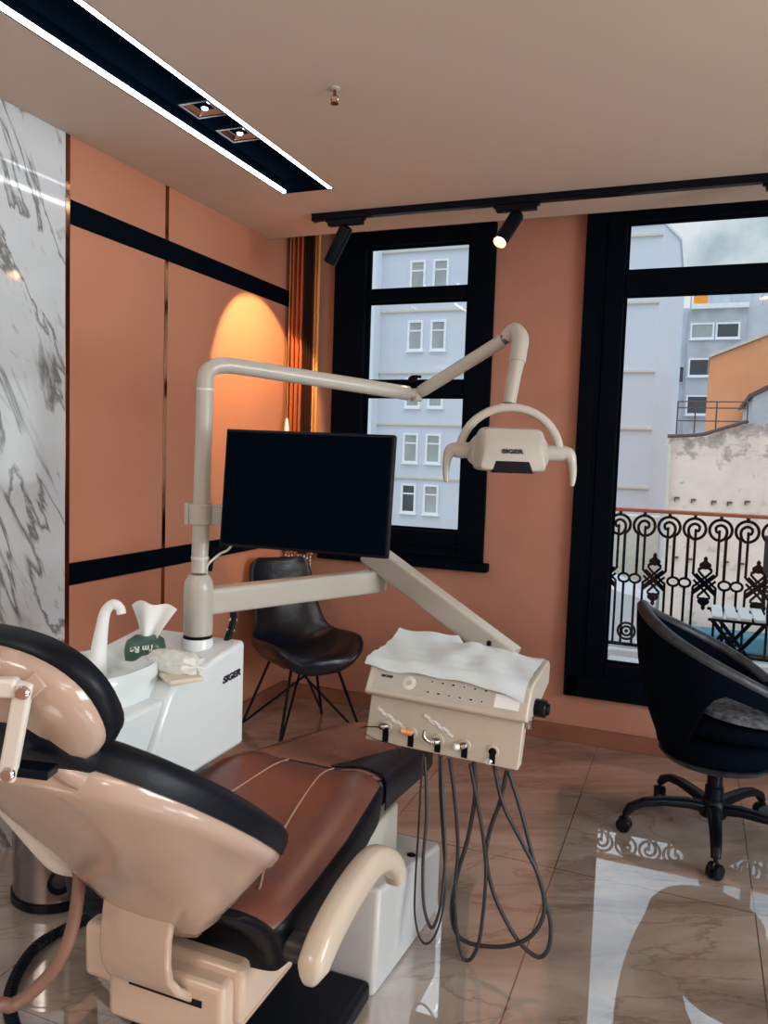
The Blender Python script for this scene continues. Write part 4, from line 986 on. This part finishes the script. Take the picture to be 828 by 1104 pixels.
for i, (px, py) in enumerate(((730, 537), (748, 539), (770, 541), (787, 542), (806, 541), (729, 601), (744, 603), (783, 606), (800, 608))):
    c = P(px, py, y=15.98); bm = box(bm_new(), (c.x-.05, 15.94, c.z-.01), (c.x+.04, 16, c.z+.02)); box(bm, (c.x-.05, 15.94, c.z-.06), (c.x-.03, 16, c.z-.01)); build('wall_anchor', bm, 'rust', t, smooth=False)
tag(build('teal_tarpaulin', box(bm_new(), (-.3, 15.3, -1.95), (7, 15.8, -1.62)), 'teal', None, .05, at=(2, 15.5, -1.95)), 'long teal tarpaulin roll lying at the foot of the pink wall', 'tarpaulin')
tag(build('garden_wall', box(bm_new(), (-5, 24, -6), (-.9, 24.4, -.15)), 'ledge', None, .03, smooth=False, at=(-2, 24, -6)), 'low beige garden wall below the tall blue building', 'wall')
tag(build('parked_shed', prism(bm_new(), [(-4, 20, -6), (-.75, 20, -6), (-.75, 20, -2.0), (-2.4, 20, -1.6), (-4, 20, -2)], (0, 2.5, 0)), 'concrete', None, 0, smooth=False, at=(-2, 20, -6)), 'small grey shed below the beige garden wall', 'shed')
struct('ground_outside', box(bm_new(), (-60, 5.3, -6.2), (60, 90, -6)), 'yard')
struct('roof_terrace', box(bm_new(), (-.9, 9, -2.3), (8, 15.99, -2)), 'yard')

# balcony
struct('balcony_floor', box(bm_new(), (-.8, Y2, .05), (3.2, 5.3, .2)), 'white2')
struct('balcony_kerb', box(bm_new(), (-.8, 5.08, .2), (3.2, 5.3, .262)), 'white2', .01)
struct('balcony_sill', box(bm_new(), (-.5, Y2-.05, .2), (1.2, Y2+.2, .33)), 'brick', .01)
RY, PX = 4.92, .14
t = thing('balcony_railing', 'black wrought iron balcony railing with scroll rings and a copper coloured handrail', 'railing', (0, RY, .335))
hz = 1.188
bm = box(bm_new(), (-.70, RY-.03, hz-.012), (2.6, RY+.03, hz+.012)); build('handrail', bm, 'copper', t, .008)
bm = box(bm_new(), (-.70, RY-.012, .36), (2.6, RY+.012, .378))
for x in (-.69, .5, 2.5): box(bm, (x-.012, RY-.012, .335), (x+.012, RY+.012, hz-.012))
build('bottom_rail', bm, 'iron', t)
XR0 = -.272; rc = hz-.092
def arc(cx, cz, r, a0, a1, n): return [V((cx+r*math.cos(math.radians(a0+(a1-a0)*i/n)), RY, cz+r*math.sin(math.radians(a0+(a1-a0)*i/n)))) for i in range(n+1)]
for k in range(-2, 14):
    cx = XR0+k*PX; s = 1 if k % 2 == 0 else -1        # the two of a pair mirror each other about the palmette
    bm = bm_new(); box(bm, (cx-.009, RY-.009, rc+.055), (cx+.009, RY+.009, hz-.01))
    pts = [V((cx-s*.032, RY, .80)), V((cx-s*.032, RY, rc-.075))]
    ring = arc(0, 0, .06, 235, 235-330, 22)+[V((r*math.cos(math.radians(a)), RY, r*math.sin(math.radians(a)))) for a, r in ((-120, .05), (-160, .036), (-210, .03), (-270, .03), (-330, .03), (-390, .024), (-430, .012))]
    pts += [V((cx+s*p.x, RY, rc+p.z)) for p in ring]
    tube(bm, pts, .0085, 6, k=2)
    tube(bm, [(cx+s*.006, RY, rc), (cx+s*.006, RY, .835)], .0075, 6, sm=False)
    build('scroll', bm, 'iron', t)
    bm = bm_new(); ox, oz = cx-s*.038, .775                 # oval link and bar below it
    tube(bm, [(ox+.032*math.cos(a), RY, oz+.026*math.sin(a)) for a in [2*PI*i/14 for i in range(14)]], .0075, 6, k=1, closed=True)
    tube(bm, [(ox, RY, oz-.024), (ox, RY, .37)], .0075, 6, sm=False)
    build('oval_link', bm, 'iron', t)
for k in range(-2, 14, 2):
    cx = XR0+(k+.5)*PX; g = PX/2-.006; bm = bm_new()
    for s in (-1, 1):
        tube(bm, [(cx-s*g, RY, .84), (cx-s*.055, RY, .822), (cx+s*.06, RY, .715)], .0072, 6, k=3)
        tube(bm, [(cx-s*.06, RY, .822-.025), (cx+s*.03, RY, .705), (cx+s*.012, RY, .69)], .0072, 6, k=3)
        tube(bm, [(cx+s*.05, RY, .835), (cx-s*.058, RY, .733)], .0072, 6, sm=False)
        tube(bm, [(cx-s*.03, RY, .86), (cx-s*.012, RY, .875), (cx-s*.035, RY, .85), (cx+s*.05, RY, .765), (cx+s*.062, RY, .72), (cx+s*.062, RY, .37)], .0072, 6, k=3)
    build('lattice', bm, 'iron', t)
    for zc, s in ((.885, 1), (.675, -1)):
        bm = lathe(bm_new(), [(.003, -.024), (.024, -.018), (.034, -.002), (.03, .012), (.016, .022), (.009, .03), (.013, .038), (.008, .048), (.002, .054)], (cx, RY, zc), 14, (0, 0, s), 1, .3)
        build('palmette', bm, 'iron', t)
    bm = bm_new(); x0 = cx-PX
    tube(bm, [(x0+.05*math.cos(a), RY, .45+.05*math.sin(a)) for a in [2*PI*i/18 for i in range(18)]], .0075, 6, k=1, closed=True)
    tube(bm, [(x0+.028*math.cos(a), RY, .45+.028*math.sin(a)) for a in [2*PI*i/14 for i in range(14)]], .0075, 6, k=1, closed=True)
    lathe(bm, [(.002, -.008), (.012, 0), (.002, .008)], (x0, RY, .45), 10, (0, 1, 0))
    build('rosette', bm, 'iron', t)

t.location = (0, 5.17, .2435); t.scale = (1.051, 1, 1.051)
# folding balcony chair
t = thing('folding_chair', 'black folding balcony chair with a white slatted seat by the railing', 'chair', (.26, 4.62, .2))
for i in range(4):
    x = .12+i*.068
    build('seat_slat', box(bm_new(), (x, 4.46, .63), (x+.055, 4.82, .645)), 'white2', t, .003)
for y in (4.47, 4.81):
    bm = tube(bm_new(), [(.05, y, .205), (.36, y, .6), (.385, y, .7), (.385, y, 1.05)], .011, 8, k=4); build('back_leg', bm, 'iron', t)
    build('front_leg', rod(bm_new(), (.45, y+.016, .205), (.12, y+.016, .62), .011, 8), 'iron', t)
    build('seat_rail', rod(bm_new(), (.1, y, .622), (.4, y, .622), .008, 8), 'iron', t)
bm = box(bm_new(), (.372, 4.46, .86), (.392, 4.82, 1.06)); build('backrest', bm, 'iron', t, .006)

# ================================================================== SKY AND ADDED FILL LAMPS
w = bpy.data.worlds.new('sky'); S.world = w; w.use_nodes = True; nt = w.node_tree; L = nt.links.new
bg = nt.nodes['Background']; tc = nd(nt, 'ShaderNodeTexCoord'); mp = nd(nt, 'ShaderNodeMapping'); mp.inputs['Scale'].default_value = (1, 1, 2.2)
L(tc.outputs['Generated'], mp.inputs[0]); n = nd(nt, 'ShaderNodeTexNoise', Scale=3.1, Detail=6.0, Roughness=.55); L(mp.outputs[0], n.inputs['Vector'])
c = ramp(nt, n.outputs['Fac'], [(.37, '9db6c2'), (.46, 'd0dee6'), (.54, 'f2f7fa')])
sx = nd(nt, 'ShaderNodeSeparateXYZ'); L(tc.outputs['Generated'], sx.inputs[0])
mr = nd(nt, 'ShaderNodeMapRange'); mr.inputs[1].default_value = .35; mr.inputs[2].default_value = 1; mr.inputs[3].default_value = .95; mr.inputs[4].default_value = 3.0
L(sx.outputs['Z'], mr.inputs[0])
# a grey-blue cloud bank low over the roofs
q = (P(795, 262, d=1)-EYE).normalized(); vm = nd(nt, 'ShaderNodeVectorMath', operation='DOT_PRODUCT'); L(tc.outputs['Generated'], vm.inputs[0]); vm.inputs[1].default_value = q
n3 = nd(nt, 'ShaderNodeTexNoise', Scale=14.0, Detail=6.0, Roughness=.6); L(tc.outputs['Generated'], n3.inputs['Vector'])
m3 = nd(nt, 'ShaderNodeMath', operation='MULTIPLY_ADD'); L(n3.outputs['Fac'], m3.inputs[0]); m3.inputs[1].default_value = .008; L(vm.outputs['Value'], m3.inputs[2])
cb = ramp(nt, m3.outputs[0], [(0, (1, 1, 1)), (1, (1, 1, 1))]); cr = cb.node; mr3 = nd(nt, 'ShaderNodeMapRange'); mr3.inputs[1].default_value = 1.0022; mr3.inputs[2].default_value = 1.0052; L(m3.outputs[0], mr3.inputs[0])
mc3 = nd(nt, 'ShaderNodeMix', data_type='RGBA'); L(mr3.outputs[0], mc3.inputs[0]); L(c, mc3.inputs[6]); mc3.inputs[7].default_value = lin('a5bdc8'); nt.nodes.remove(cr)
L(mc3.outputs[2], bg.inputs[0]); L(mr.outputs[0], bg.inputs[1])
def bulb(loc, e, r, col):  # point lamp without a fitting, added as fill behind the camera
    l = bpy.data.lights.new('fill_point', 'POINT'); l.energy = e; l.shadow_soft_size = r; l.color = col
    ob = bpy.data.objects.new('fill_point', l); COL.objects.link(ob); ob.location = loc
area('side_fill', (XR+.2, 1.5, 1.55), 1.3, 2.0, 150, (.93, .97, 1), (0, math.radians(90), 0))  # area lamp added outside the unseen right window, stands in for daylight
area('room_fill', (2.3, -.6, 2.55), 1.2, 1.8, 42, (1, .95, .88))  # fill panel added below the ceiling out of view, no real fitting
area('room_fill', (-1.72, -1.6, 2.53), .85, 1.0, 34, (1, .93, .85))  # second added fill panel, behind the camera
bulb((1.9, -1.6, 1.75), 30, .2, (1, .9, .8))
S.view_settings.view_transform = 'Standard'; S.view_settings.look = 'None'; S.view_settings.gamma = 1; S.view_settings.use_curve_mapping = False
S.view_settings.exposure = 0
